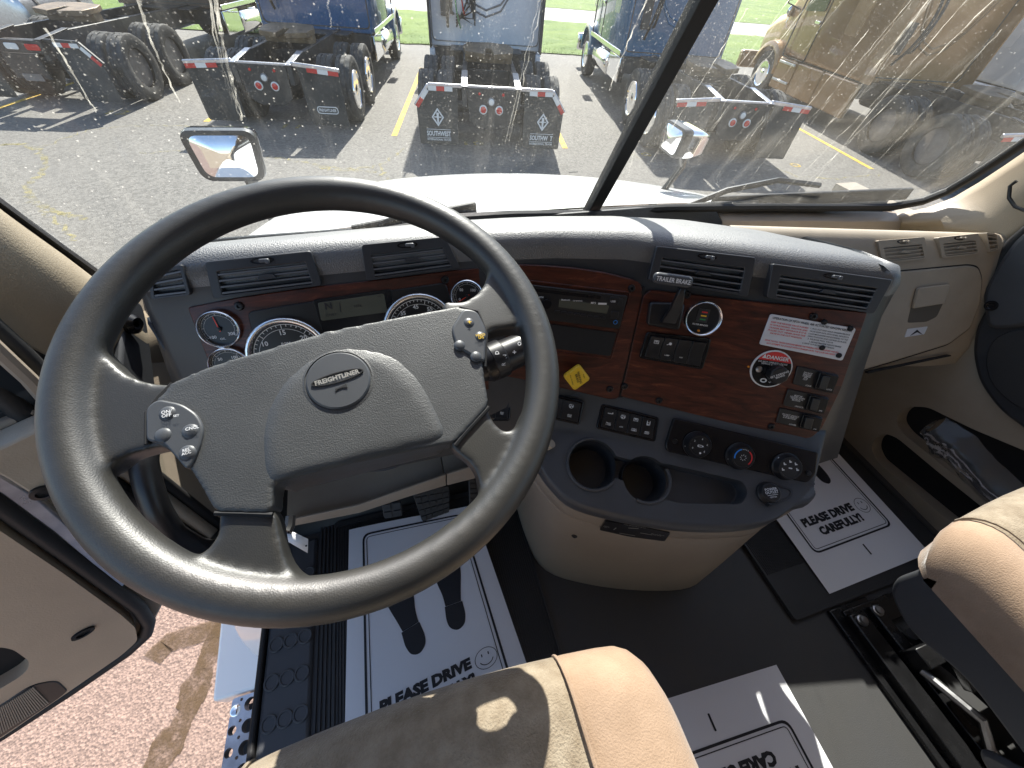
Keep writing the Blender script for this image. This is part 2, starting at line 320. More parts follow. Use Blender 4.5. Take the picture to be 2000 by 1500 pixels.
class B:
    def __init__(s): s.v = []; s.f = []
    def add(s, vs, fs):
        k = len(s.v); s.v += [tuple(x) for x in vs]; s.f += [tuple(i + k for i in f) for f in fs]; return s
    def prism(s, pl, poly, d0, d1, top=True, bottom=True):
        if area(poly) < 0: poly = poly[::-1]
        n = len(poly); vs = [pl.p(u, v, d0) for u, v in poly] + [pl.p(u, v, d1) for u, v in poly]
        fs = [(i, (i + 1) % n, n + (i + 1) % n, n + i) for i in range(n)]
        if top: fs.append(tuple(range(n, 2 * n)))
        if bottom: fs.append(tuple(range(n - 1, -1, -1)))
        return s.add(vs, fs)
    def ring(s, pl, outer, inner, d0, d1):          # same point count
        if area(outer) < 0: outer = outer[::-1]
        if area(inner) < 0: inner = inner[::-1]
        n = len(outer); vs = [pl.p(u, v, d) for d, P in ((d0, outer), (d1, outer), (d1, inner), (d0, inner)) for u, v in P]
        fs = []
        for k in range(4):
            a, b = k * n, ((k + 1) % 4) * n
            fs += [(a + i, a + (i + 1) % n, b + (i + 1) % n, b + i) for i in range(n)]
        return s.add(vs, fs)
    def box(s, c, sz, rot=None):
        c = V3(c); hx, hy, hz = [q / 2 for q in sz]; r = rot or Matrix.Identity(3)
        vs = [c + r @ V3((x * hx, y * hy, z * hz)) for z in (-1, 1) for x, y in ((-1, -1), (1, -1), (1, 1), (-1, 1))]
        return s.add(vs, [(3, 2, 1, 0), (4, 5, 6, 7), (0, 1, 5, 4), (1, 2, 6, 5), (2, 3, 7, 6), (3, 0, 4, 7)])
    def bar(s, a, b, w, h, up=(0, 0, 1)):
        a, b = V3(a), V3(b); d = (b - a); y = d.normalized(); x = y.cross(V3(up)).normalized(); z = x.cross(y)
        return s.box((a + b) / 2, (w, d.length, h), Matrix((x, y, z)).transposed())
    def tube(s, pts, r, seg=10, closed=False, cap=True, flat=1.0):
        pts = [V3(p) for p in pts]; n = len(pts); vs = []; prev = None
        for i, p in enumerate(pts):
            t = (pts[(i + 1) % n] - pts[i - 1]) if closed else (pts[min(i + 1, n - 1)] - pts[max(i - 1, 0)])
            t.normalize()
            if prev is None: a = t.orthogonal().normalized()
            else: a = (prev - prev.dot(t) * t).normalized()
            prev = a; b = t.cross(a); rr = r[i] if isinstance(r, (list, tuple)) else r
            vs += [p + (a * math.cos(2 * math.pi * j / seg) + b * math.sin(2 * math.pi * j / seg) * flat) * rr for j in range(seg)]
        fs = []
        for i in range(n if closed else n - 1):
            k = (i + 1) % n
            fs += [(i * seg + j, i * seg + (j + 1) % seg, k * seg + (j + 1) % seg, k * seg + j) for j in range(seg)]
        if cap and not closed: fs += [tuple(range(seg - 1, -1, -1)), tuple((n - 1) * seg + j for j in range(seg))]
        return s.add(vs, fs)
    def lathe(s, pl, prof, u=0, v=0, seg=32):
        vs = [pl.p(u + r * math.cos(2 * math.pi * j / seg), v + r * math.sin(2 * math.pi * j / seg), h) for r, h in prof for j in range(seg)]; fs = []
        for i in range(len(prof) - 1):
            fs += [(i * seg + j, i * seg + (j + 1) % seg, (i + 1) * seg + (j + 1) % seg, (i + 1) * seg + j) for j in range(seg)]
        if prof[0][0] > 1e-6: fs.append(tuple(range(seg - 1, -1, -1)))
        if prof[-1][0] > 1e-6: fs.append(tuple((len(prof) - 1) * seg + j for j in range(seg)))
        return s.add(vs, fs)
    def loft(s, rows, closed=False, cap=False):
        n = len(rows[0]); vs = [p for r in rows for p in r]; fs = []
        for i in range(len(rows) - 1):
            for j in range(n if closed else n - 1):
                k = (j + 1) % n; fs.append((i * n + j, i * n + k, (i + 1) * n + k, (i + 1) * n + j))
        if cap: fs += [tuple(range(n - 1, -1, -1)), tuple((len(rows) - 1) * n + j for j in range(n))]
        return s.add(vs, fs)
    def dome(s, c, ax, r, rz, seg=16, rings=5):
        pl = Plane(c, n=ax, u=V3(ax).orthogonal()); return s.lathe(pl, [(r * math.cos(i / rings * math.pi / 2), rz * math.sin(i / rings * math.pi / 2)) for i in range(rings)] + [(1e-7, rz)], seg=seg)
    def ell(s, c, rx, ry, rz, seg=20, rings=12, rot=None):
        c = V3(c); rot = rot or Matrix.Identity(3); rows = []
        for i in range(rings + 1):
            a = math.pi * i / rings - math.pi / 2
            rows.append([c + rot @ V3((rx * math.cos(a) * math.cos(2 * math.pi * j / seg), ry * math.cos(a) * math.sin(2 * math.pi * j / seg), rz * math.sin(a))) for j in range(seg)])
        return s.loft(rows, closed=True)
    def mesh(s, name='mesh', smooth=True, angle=38, merge=True):
        me = bpy.data.meshes.new(name); me.from_pydata(s.v, [], s.f)
        bm = bmesh.new(); bm.from_mesh(me)
        if merge: bmesh.ops.remove_doubles(bm, verts=bm.verts, dist=1e-6)
        bmesh.ops.recalc_face_normals(bm, faces=bm.faces); bm.to_mesh(me); bm.free()
        if smooth:
            me.polygons.foreach_set('use_smooth', [True] * len(me.polygons)); me.set_sharp_from_angle(angle=R(angle))
        return me
    def build(s, name, m, parent=None, bevel=0, seg=2, sub=0, smooth=True, angle=38, local=False, solid=0):
        o = link(name, s.mesh(name, smooth, angle), m, parent, local)
        if solid: q = o.modifiers.new('solid', 'SOLIDIFY'); q.thickness = solid; q.offset = 0
        if bevel: q = o.modifiers.new('bevel', 'BEVEL'); q.width = bevel; q.segments = seg; q.limit_method = 'ANGLE'; q.angle_limit = R(40); q.use_clamp_overlap = True
        if sub: q = o.modifiers.new('sub', 'SUBSURF'); q.levels = q.render_levels = sub
        return o
def bake(o):                                        # apply modifiers
    dg = bpy.context.evaluated_depsgraph_get(); me = bpy.data.meshes.new_from_object(o.evaluated_get(dg)); o.modifiers.clear(); old = o.data; o.data = me
    return o
def cut(o, *cutters):
    tmp = []
    for c in cutters:
        q = link('cutter', c.mesh('cutter', False), None); md = o.modifiers.new('cut', 'BOOLEAN'); md.operation = 'DIFFERENCE'; md.object = q; md.solver = 'EXACT'; tmp.append(q)
    bake(o)
    for q in tmp: bpy.data.objects.remove(q)
    o.data.polygons.foreach_set('use_smooth', [True] * len(o.data.polygons)); o.data.set_sharp_from_angle(angle=R(38))
    return o
def fuse(o, voxel, smooth=8, fac=.5):
    q = o.modifiers.new('re', 'REMESH'); q.mode = 'VOXEL'; q.voxel_size = voxel; q.use_smooth_shade = True
    if smooth: q = o.modifiers.new('sm', 'SMOOTH'); q.iterations = smooth; q.factor = fac
    bake(o); o.data.polygons.foreach_set('use_smooth', [True] * len(o.data.polygons)); return o
_tc = {}
def textmesh(st, bold=0.):
    k = (st, bold)
    if k not in _tc:
        cu = bpy.data.curves.new('t', 'FONT'); cu.body = st; cu.size = 1; cu.offset = bold; cu.resolution_u = 2; cu.align_x = 'CENTER'; cu.align_y = 'CENTER'; cu.space_line = .82
        o = bpy.data.objects.new('t', cu); COL.objects.link(o); me = o.to_mesh()
        vs = [tuple(v.co) for v in me.vertices]; fs = [tuple(p.vertices) for p in me.polygons]; o.to_mesh_clear(); bpy.data.objects.remove(o)
        cx = (min(v[0] for v in vs) + max(v[0] for v in vs)) / 2; cy = (min(v[1] for v in vs) + max(v[1] for v in vs)) / 2
        _tc[k] = ([(v[0] - cx, v[1] - cy) for v in vs], fs, max(v[0] for v in vs) - cx, max(v[1] for v in vs) - cy)
    return _tc[k]
def tx(b, st, pl, u, v, h=None, ang=0, width=None, d=.0006, bold=.012, sx=1., lines=1):
    """lettering laid on a panel; h = cap height, or width = full width"""
    vs, fs, hw, hh = textmesh(st, bold)
    sc = (width / 2 / hw / sx) if width else h * lines / (2 * hh)
    ca, sa = math.cos(R(ang)), math.sin(R(ang)); out = []
    for x, y in vs:
        x *= sc * sx; y *= sc if not (width and h) else h * lines / (2 * hh); out.append(pl.p(u + x * ca - y * sa, v + x * sa + y * ca, d))
    return b.add(out, fs)

# ------------------------------------------------------------------ the lot outside
G = -1.55
YAW = 11.95
LM = Matrix.Rotation(R(-YAW), 4, 'Z')
def lot(x, y, z=0.): q = LM @ V3((x, y, 0)); return V3((q.x, q.y, G + z))
def topix(px, py, z=0.):
    p = onz(px, py, G + z); q = LM.inverted() @ V3((p.x, p.y, 0)); return q.x, q.y
def sheet(name, pts, m, z, kind='structure'):
    b = B(); b.add([lot(x, y, z) for x, y in pts], [tuple(range(len(pts)))]); o = b.build(name, m, smooth=False); tag(o, kind=kind); return o
sheet('ground', [(-300, -120), (300, -120), (300, 400), (-300, 400)], 'asphalt', 0)
def grid_sheet(name, x0, x1, y0, y1, nx, ny, m, z, amp, edge):
    b = B(); rows = []
    for j in range(ny + 1):
        r = []
        for i in range(nx + 1):
            x = x0 + (x1 - x0) * i / nx; y = y0 + (y1 - y0) * j / ny
            if j == 0: y += random.uniform(-edge, edge)
            r.append(lot(x, y, z + (random.uniform(0, amp) if 0 < j < ny else 0)))
        rows.append(r)
    b.loft(rows); o = b.build(name, m); tag(o, kind='structure'); return o
grid_sheet('grass_verge', -60, 60, 19.6, 30.4, 240, 24, 'grass', .03, .07, .12)
sheet('road', [(-200, 30.3), (200, 30.3), (200, 38.6), (-200, 38.6)], 'road', .012)
grid_sheet('grass_field', -200, 200, 38.5, 200, 120, 40, 'grass', .03, .12, .1)
def blades():
    b = B()
    for _ in range(15000):
        x = random.uniform(-9, 16); y = 19.5 + abs(random.gauss(0, 3.2))
        if y > 30: continue
        h = random.uniform(.02, .06); a = random.uniform(0, 3.14); c, s = math.cos(a) * .012, math.sin(a) * .012; lx, ly = random.uniform(-.05, .05), random.uniform(-.05, .05)
        b.add([lot(x - c, y - s, .02), lot(x + c, y + s, .02), lot(x + lx, y + ly, h + .03)], [(0, 1, 2)])
    o = b.build('grass_blades', 'grass', smooth=False); tag(o, 'short green grass growing along the edge of the lot', 'grass', kind='stuff')
blades()
def strip(name, pts, w, m, z=.004, kind='structure', jit=0.):
    b = B(); rows = []
    for i, (x, y) in enumerate(pts):
        a = V3((*pts[max(i - 1, 0)], 0)); c = V3((*pts[min(i + 1, len(pts) - 1)], 0)); d = (c - a).normalized(); nrm = V3((-d.y, d.x, 0))
        ww = (w[i] if isinstance(w, list) else w) * (1 + random.uniform(-jit, jit)) / 2
        rows.append([lot(x - nrm.x * ww, y - nrm.y * ww, z), lot(x + nrm.x * ww, y + nrm.y * ww, z)])
    b.loft(rows); o = b.build(name, m, smooth=False); tag(o, kind=kind); return o
for x, y0, y1 in ((-9.08, 9.5, 15.5), (-1.58, 8.95, 15.5), (1.85, 8.65, 15.5), (8.35, 8.2, 15.0), (-5.25, 9.3, 14)):
    strip('parking_line', [(x, y0), (x, (y0 + y1) / 2), (x, y1)], .11, 'line')
def meander(pix, w, seg=8, amp=.05):
    P = [topix(*p) for p in pix]; out = []
    for a, c in zip(P, P[1:]):
        for k in range(seg): t = k / seg; out.append((a[0] + (c[0] - a[0]) * t + random.gauss(0, amp), a[1] + (c[1] - a[1]) * t + random.gauss(0, amp)))
    out.append(P[-1]); return out
for pix, w_ in (([(0, 283), (50, 282), (78, 295), (92, 315), (80, 345), (45, 365), (62, 395), (100, 412), (170, 428)], .09), ([(60, 400), (120, 440), (150, 470)], .05),
              ([(80, 288), (170, 255), (260, 245), (370, 247)], .035), ([(520, 308), (560, 310), (610, 320), (650, 332), (700, 334), (735, 335)], .06), ([(600, 320), (680, 330), (740, 325), (790, 290)], .05),
              ([(740, 325), (760, 350)], .05), ([(270, 300), (330, 295), (420, 297)], .02), ([(1490, 320), (1560, 345), (1640, 350), (1720, 340)], .05), ([(1230, 300), (1300, 325), (1400, 330)], .02)):
    strip('pavement_crack', meander(pix, w_, 12, .03), w_ * .75, 'weed', .003, jit=.6)
b = B(); gp = Plane(lot(0, 0, .006), n=(0, 0, 1), u=lot(1, 0) - lot(0, 0))
for st, px, py in (('12', 233, 220), ('11', 570, 247), ('10', 926, 280)):
    x, y = topix(px, py); tx(b, st, gp, x, y, h=.28, sx=1.3, bold=.02, d=0)
tag(b.build('bay_numbers', 'linef', smooth=False), kind='structure')
for px, py in ((1262, 302), (1553, 323), (1895, 312)):
    x, y = topix(px, py); b = B(); b.ring(gp, circ(x, y, .11, 20), circ(x, y, .06, 20), -.001, .0); tag(b.build('survey_ring', 'linef', smooth=False), kind='structure')
OILP = [(455, 1215), (420, 1262), (400, 1300), (385, 1340), (372, 1380), (345, 1430), (320, 1470), (280, 1540)]
strip('oil_stain', meander(OILP, .1, 5, .003), [.12 + .03 * math.sin(i * .5) for i in range(36)], 'oil', .004, jit=.08)
strip('oil_stain', meander([(300, 1285), (330, 1255), (370, 1245), (420, 1225), (450, 1225)], .06, 5, .004), .10, 'oil', .005, jit=.1)

# ------------------------------------------------------------------ parked tractor trucks
XP = Plane((0, 0, 0), n=(1, 0, 0), u=(0, 1, 0))      # lathe plane: axis +x
def wheel_meshes():
    b = B(); seg = 64; prof = [(.30, -.11), (.36, -.125), (.47, -.135), (.500, -.122), (.512, -.10), (.512, -.052), (.498, -.05), (.498, -.036), (.512, -.034), (.512, .034), (.498, .036), (.498, .05), (.512, .052), (.512, .10), (.500, .122), (.47, .135), (.36, .125), (.30, .11)]
    rows = []
    for i, (r, h) in enumerate(prof):
        row = []
        for j in range(seg):
            a = 2 * math.pi * j / seg; rr = r
            if r > .505: rr = r - (.014 if (j + (2 if abs(h) < .05 else 0)) % 4 == 0 else 0)
            row.append(V3((h, rr * math.cos(a), rr * math.sin(a))))
        rows.append(row)
    b.loft(rows, closed=True); ty = b.mesh('tyre', True, 30)
    b = B(); b.lathe(XP, [(.30, .10), (.285, .105), (.28, .06), (.20, .02), (.15, .02), (.14, .06), (.06, .085), (1e-6, .09)], seg=28)
    for k in range(10):
        a = k * math.pi / 5; b.lathe(Plane((.02, .175 * math.cos(a), .175 * math.sin(a)), n=(1, 0, 0), u=(0, 1, 0)), [(.014, 0), (.014, .03), (1e-6, .034)], seg=6)
    rim = b.mesh('rim')
    b = B(); b.lathe(XP, [(.31, .115), (.30, .135), (.27, .12), (.265, .03), (.16, .04), (.15, .10), (.05, .13), (1e-6, .13)], seg=36)
    for k in range(10):
        a = (k + .5) * math.pi / 5; b.lathe(Plane((.03, .215 * math.cos(a), .215 * math.sin(a)), n=(1, 0, 0), u=(0, 1, 0)), [(.03, 0), (.03, .012), (.018, .014), (.016, .0)], seg=10)
    hub = b.mesh('hub')
    return ty, rim, hub
TYRE, RIM, HUB = wheel_meshes()
def wheel(root, x, y, side, hubm, dual=True, front=False):
    o = link('tyre', TYRE.copy() if not TYRE.materials else TYRE, 'tyre', root, True); o.location = (x, y, .512); o.rotation_euler = (random.uniform(0, 6), 0, 0)
    if dual:
        i = link('tyre', TYRE, 'tyre', root, True); i.location = (x - side * .33, y, .512); i.rotation_euler = (random.uniform(0, 6), 0, 0)
    me = (HUB if (front or hubm == 'chrome') else RIM).copy(); me.materials.clear(); me.materials.append(M[hubm])
    h = bpy.data.objects.new('rim', me); COL.objects.link(h); h.parent = o; h.matrix_parent_inverse = Matrix.Identity(4)
    h.rotation_euler = (0, 0, 0 if side > 0 else math.pi)
    if dual and not front and hubm != 'chrome': h.scale = (.6, 1, 1)
    return o
def flipx(poly): return [(-a, c) for a, c in poly]
def truck(name, x, y, label, paint, flap='plain', hanger='bar', lamps='round', hubm='rim', cab_y=3.7, logo=None, railtop='frame', roof=3.9, side='plain', hub_front='chrome', rear_v='v', dz=0, yaw=0, slope=True, nose=1.):
    root = empty(name, lot(x, y), label, 'truck', 'semi tractors parked across the lot', R(-YAW + yaw)); root.scale = (1.05, 1.05, 1.05)
    L = dict(parent=root, local=True)
    BK = Plane((0, 0, 0), n=(0, -1, 0), u=(1, 0, 0))            # rear-facing plane, u=x v=z
    # frame rails
    for s in (-1, 1):
        b = B(); b.prism(Plane((s * .43 - .04, 0, 0), n=(1, 0, 0), u=(0, 1, 0)), [(-.02, .74), (8.0, .76), (8.0, 1.07), (.75, 1.07), (0, 1.0)], 0, .08); b.build('frame_rail', 'frame', bevel=.008, **L)
        b = B(); b.prism(Plane((s * .43 - .05, 0, 0), n=(1, 0, 0), u=(0, 1, 0)), [(-.03, 1.005), (.75, 1.075), (.75, 1.09), (-.03, 1.02)], 0, .10); b.build('rail_cap', railtop, bevel=.004, **L)
    b = B()
    for yy in (.35, 1.65, 2.9, 3.6, 4.6): b.box((0, yy, .86), (.8, .1, .2))
    for yy in (1.05, 2.35):
        b.tube([(-.95, yy, .51), (-.3, yy, .51)], .085, 12); b.tube([(.3, yy, .51), (.95, yy, .51)], .085, 12); b.ell((0, yy, .53), .32, .2, .22)
        for s in (-1, 1):
            b.tube([(s * .62, yy + .25, .42), (s * .62, yy + .25, .78)], [.13, .14], 14); b.box((s * .55, yy, .40), (.1, .7, .09))
    b.tube([(0, 1.05, .56), (0, 2.35, .58), (0, 6, .75)], .055, 10)
    for s in (-1, 1): b.tube([(s * .3, 3.0, .62), (s * .3, 4.2, .62)], .13, 14)
    b.build('suspension', 'frame', **L)
    # fifth wheel
    FP = Plane((0, 1.7, 1.24), n=(0, -.05, 1), u=(1, 0, 0)); b = B()
    out = [(-.08, -.46), (-.42, -.30), (-.46, .1), (-.38, .36), (0, .46), (.38, .36), (.46, .1), (.42, -.30), (.08, -.46), (.05, -.02), (-.05, -.02)]
    b.prism(FP, out, -.05, .03); b.box((0, 1.75, 1.13), (.86, .22, .14)); b.build('fifth_wheel', 'grease', bevel=.01, **L)
    # end plate with lamps
    if lamps == 'round':
        b = B(); b.prism(BK, rnd([(-.39, 1.0), (.39, 1.0), (.36, .55), (.2, .45), (-.2, .45), (-.36, .55)], .04), 0, .02); b.build('end_plate', 'frame', bevel=.004, **L)
        b = B(); b.box((0, .03, 1.01), (.8, .06, .03)); b.build('end_bar', railtop, bevel=.004, **L)
        for u, v, m, r in ((-.13, .72, 'red', .065), (.13, .72, 'red', .065), (0, .83, 'refw', .06)):
            b = B(); b.lathe(BK, [(r, .02), (r, .035), (r * .72, .04)], u, v, 24); ho = b.build('tail_lamp' if m == 'red' else 'reversing_lamp', 'refw' if m == 'red' else 'rim', **L)
            b = B(); b.lathe(BK, [(r * .75, .036), (r * .7, .05), (1e-6, .058)], u, v, 24); b.build('lens', m, ho)
        for u in (-.19, .19): b = B(); b.lathe(BK, [(.022, .02), (.02, .032), (1e-6, .034)], u, .93, 12); b.build('marker_lamp', 'red', **L)
    else:
        b = B(); b.box((0, -.02, .92), (.95, .05, .17)); b.box((0, 0, .65), (.55, .05, .35)); b.build('end_plate', 'frame', bevel=.01, **L)
        for u, m in ((-.32, 'red'), (.32, 'red'), (0, 'refw')):
            b = B(); b.prism(BK, rnd(rect(u, .92, .22 if m == 'red' else .2, .085), .03), .045, .06); b.build('tail_lamp' if m == 'red' else 'reversing_lamp', m, bevel=.006, **L)
        b = B(); b.box((0, -.03, .5), (.30, .02, .10)); b.build('number_plate', 'rim', **L)
    # mudflap hangers, reflectors, flaps
    for s in (-1, 1):
        f = (lambda P: P) if s > 0 else flipx
        if hanger == 'bar':
            b = B(); b.bar((s * .46, .05, 1.02), (s * 1.22, .05, .965), .05, .06); b.build('flap_hanger', 'alu', bevel=.01, **L); segs = [((.70, .955), (1.2, .92))]
        else:
            b = B(); b.bar((s * .46, .05, 1.0), (s * 1.0, .05, 1.0), .05, .05); b.bar((s * 1.0, .05, 1.0), (s * 1.23, .05, .72), .05, .05); b.build('flap_hanger', 'alu' if hanger == 'anglealu' else 'frame', bevel=.008, **L)
            segs = [((.62, .96), (1.0, .96)), ((1.02, .94), (1.20, .71))]
        for (a, c) in segs:
            k = 3 if hanger == 'bar' or a[0] < .7 else 2
            for q in range(k):
                t0, t1 = q / k, (q + 1) / k; A = (a[0] + (c[0] - a[0]) * t0, a[1] + (c[1] - a[1]) * t0); C_ = (a[0] + (c[0] - a[0]) * t1, a[1] + (c[1] - a[1]) * t1)
                dx, dz_ = C_[0] - A[0], C_[1] - A[1]; ln = math.hypot(dx, dz_); nx, nz = dz_ / ln * .03, -dx / ln * .03
                b = B(); b.prism(BK, f([(A[0] + nx, A[1] + nz), (C_[0] + nx, C_[1] + nz), (C_[0] - nx, C_[1] - nz), (A[0] - nx, A[1] - nz)]), -.02, -.014)
                b.build('reflector_tape', 'refr' if (q % 2 == (0 if hanger == 'bar' else 1)) else 'refw', **L)
        top = [(.54, 1.0), (1.2, .95)] if hanger == 'bar' else [(.54, .99), (1.0, .98), (1.21, .70)]
        b = B(); rows = []
        P = f(rnd([(.56, .17)] + top + [(1.2, .17)][:1] if s > 0 else [(.56, .17)] + top + [(1.2, .17)], .03))
        b.prism(BK, P, -.045, -.035); fl = b.build('mudflap', 'flap', **L)
        cx = s * .88
        FK = Plane((cx, .034, .40), n=(0, -1, 0), u=(1, 0, 0))
        if logo == 'oval' and s > 0:
            b = B(); b.ring(FK, rnd(rect(0, 0, .36, .11), .055, 6), rnd(rect(0, 0, .335, .085), .042, 6), 0, .003); tx(b, 'FREIGHTLINER', FK, 0, 0, h=.045, sx=.75, bold=.02, d=.003); b.build('flap_logo', 'inkw', fl, smooth=False)
        if logo == 'diamond':
            b = B(); o_, i_ = [(0, .30), (.10, .17), (0, .04), (-.10, .17)], [(0, .265), (.075, .17), (0, .075), (-.075, .17)]
            b.ring(FK, o_, i_, 0, .003); b.prism(FK, [(-.012, .085), (.012, .085), (.02, .235), (-.02, .235)], 0, .003); b.prism(FK, [(-.06, .165), (.06, .165), (.06, .18), (-.06, .18)], 0, .004)
            b.prism(FK, rect(0, -.005, .4, .006), 0, .003); b.prism(FK, rect(0, -.125, .4, .006), 0, .003)
            tx(b, 'SOUTHWEST' if s < 0 else 'SOUTHW  T', FK, 0, -.065, h=.075, width=.40, bold=.03, d=.003); tx(b, 'INTERNATIONAL TRUCKS', FK, 0, -.155, h=.03, width=.40, bold=.02, d=.003)
            b.build('flap_logo', 'inkw', fl, smooth=False)
    # wheels
    for yy in (1.05, 2.35):
        for s in (-1, 1): wheel(root, s * 1.10, yy, s, hubm)
    fy = 7.55 * nose + (cab_y - 3.7)
    for s in (-1, 1): wheel(root, s * 1.05, fy, s, hub_front, dual=False, front=True)
    # sleeper, cab, bonnet
    W = 1.22; cy = cab_y
    def section(yy, w0, z0, z1, r=.12):
        p = rnd([(-w0, z0), (w0, z0), (w0, z1), (-w0, z1)], r, 4); return [V3((a, yy, c)) for a, c in p]
    b = B(); b.loft([section(cy, W - .03, 1.02, roof - .02, .08), section(cy + .05, W, 1.0, roof, .09), section(cy + 2.1, W, 1.0, roof, .12)], closed=True, cap=True); b.build('sleeper', paint, bevel=.015, **L)
    b = B(); b.loft([section(cy + 2.1, W - .01, .98, roof - .1, .14), section(cy + 3.0, W - .06, .98, roof - .4, .2), section(cy + 3.35, W - .1, .98, 2.85, .25), section(cy + 4.0, W - .2, .98, 1.95, .2)], closed=True, cap=True); b.build('cab', paint, bevel=.01, **L)
    b = B(); b.loft([section(cy + 3.9, 1.0, .9, 1.92, .22), section(cy + 4.8, .82, .8, 1.72, .25), section(cy + 5.35, .66, .7, 1.5, .25)], closed=True, cap=True); b.build('bonnet', paint, bevel=.01, **L)
    for s in (-1, 1):
        rows = []
        for k in range(11):
            a = math.pi * (.02 + .96 * k / 10); c, d = math.cos(a), math.sin(a)
            rows.append([V3((s * xx, fy - c * rr, .55 + d * rr)) for xx, rr in ((.70, .72), (1.0, .72), (1.20, .68), (1.235, .60), (1.235, .57), (1.0, .57))])
        b = B(); b.loft(rows); b.build('fender', paint, solid=.01, **L)
        # side window, door, handle, tank or skirt
        XS = Plane((s * W, 0, 0), n=(s, 0, 0), u=(0, s, 0)); g = lambda P: [(a * s, c) for a, c in P]
        b = B(); b.prism(XS, g(rnd([(cy + 2.25, 1.95), (cy + 3.05, 1.9), (cy + 2.95, 2.55), (cy + 2.3, 2.65)], .08)), -.06, .004); b.build('side_window', 'glassd', **L)
        b = B(); b.ring(XS, g(rnd([(cy + 2.15, 1.0), (cy + 3.2, 1.0), (cy + 3.15, 2.75), (cy + 2.15, 2.8)], .1)), g(rnd([(cy + 2.165, 1.015), (cy + 3.185, 1.015), (cy + 3.135, 2.735), (cy + 2.165, 2.785)], .1)), -.03, .003); b.build('door_seam', 'frame', **L)
        b = B(); b.prism(XS, g(rnd(rect(cy + 2.3, 1.75, .2, .06), .02)), -.02, .03); b.build('door_handle', 'chrome', bevel=.008, **L)
        b = B(); b.prism(XS, g(rnd(rect(cy + 1.0, 2.0, .5, .7), .08)), -.02, .006); b.build('sleeper_hatch', paint, bevel=.004, **L)
        if side == 'tank':
            b = B(); TP = Plane((s * .92, cy + 1.2, .68), n=(0, 1, 0), u=(1, 0, 0)); b.lathe(TP, [(.24, 0), (.30, .02), (.31, .04), (.31, 1.55), (.30, 1.57), (.24, 1.59)], seg=36); b.build('fuel_tank', 'chrome', **L)
            for q in range(4): b = B(); b.box((s * 1.16, cy + .35 + q * .2, .95 - .02 * q), (.12, .12, .02)); b.build('tank_step', 'alu', **L)
            b = B(); b.prism(XS, g([(cy + .1, .5), (cy + 1.1, .5), (cy + 1.1, .98), (cy + .1, .98)]), -.2, -.04); b.build('tool_box', 'chrome' , bevel=.02, **L)
            b = B(); b.prism(XS, g([(cy + .05, 1.0), (cy + 3.3, 1.0), (cy + 3.3, 1.10), (cy + .05, 1.10)]), -.02, .012); b.build('side_trim', 'chrome', bevel=.01, **L)
        else:
            for k, (q0, q1) in enumerate(((cy - .05, cy + 1.2), (cy + 1.22, cy + 2.3), (cy + 2.32, cy + 3.2))):
                b = B(); b.prism(XS, g(rnd([(q0, .32), (q1, .32), (q1, .98), (q0, .98)], .05)), -.12, .0); b.build('side_fairing', paint, bevel=.03, **L)
            b = B(); b.prism(XS, g(rect(cy + 2.75, .90, .75, .05)), -.02, .03); b.prism(XS, g(rect(cy + 2.75, .52, .75, .05)), -.02, .03); b.build('cab_step', 'alu', bevel=.008, **L)
            b = B(); b.prism(XS, g(rnd([(cy - .32, 1.0), (cy + .04, 1.0), (cy + .04, roof - .1), (cy - .32, roof - .1)], .05)), -.06, -.03); b.build('cab_extender', paint if side != 'dark' else 'frame', bevel=.01, **L)
        b = B(); b.tube([(s * 1.1, cy + 3.45, 1.9), (s * 1.45, cy + 3.55, 2.0), (s * 1.45, cy + 3.55, 2.6)], .02, 8); b.build('mirror_arm', 'frame', **L)
        b = B(); b.prism(Plane((s * 1.47, cy + 3.52, 2.3), n=(0, -1, 0), u=(1, 0, 0)), rnd(rect(0, 0, .22, .5), .06), -.05, .05); b.build('side_mirror', 'black', bevel=.02, **L)
        b = B(); b.tube([(s * .98, fy - .1, 1.42), (s * 1.12, fy - .05, 1.62), (s * 1.1, fy - .05, 1.78)], .012, 6); b.ell((s * 1.12, fy - .05, 1.84), .10, .045, .12); b.build('bonnet_mirror', 'chrome', **L)
    b = B(); b.box((0, cy + 5.45, .62), (2.3, .25, .42)); b.build('bumper', paint if side != 'tank' else 'chrome', bevel=.06, **L)
    b = B(); b.prism(Plane((0, cy + 5.36, 0), n=(0, 1, 0), u=(-1, 0, 0)), rnd([(-.5, .82), (.5, .82), (.5, 1.45), (-.5, 1.45)], .08), -.1, .03); b.build('radiator_grille', 'chrome', bevel=.01, **L)
    # rear wall of the sleeper: pressed V rib, deck, hoses
    RP = Plane((0, cy - .001, 0), n=(0, -1, 0), u=(1, 0, 0))
    b = B()
    for q in (0, .10):
        b.tube([RP.p(u, v, .0) for u, v in ((-.98 + q, 2.9), (-.72 + q * .8, 2.3), (-.52 + q * .5, 1.9), (-.30, 1.62 + q), (0, 1.52 + q), (.30, 1.62 + q), (.52 - q * .5, 1.9), (.72 - q * .8, 2.3), (.98 - q, 2.9))], .018, 8)
    b.build('pressed_rib', 'rim' if paint == 'sil' else paint, **L)  # on the pale truck a darker grey paints in the rib's shading
    b = B(); b.ring(RP, rnd(rect(0, 2.4, 2.30, 2.62), .1), rnd(rect(0, 2.4, 2.26, 2.58), .1), -.01, .008); b.build('wall_seam', 'frame' if paint != 'sil' else 'rim', **L)
    b = B(); b.box((0, cy - .25, 1.03), (1.5, .7, .03)); b.box((0, cy + .1, .85), (2.2, .2, .3)); b.build('deck_plate', 'frame', bevel=.005, **L)
    b = B(); b.box((-.85, cy - .09, 1.75), (.16, .12, .5)); b.build('air_valve_box', 'frame', bevel=.01, **L)
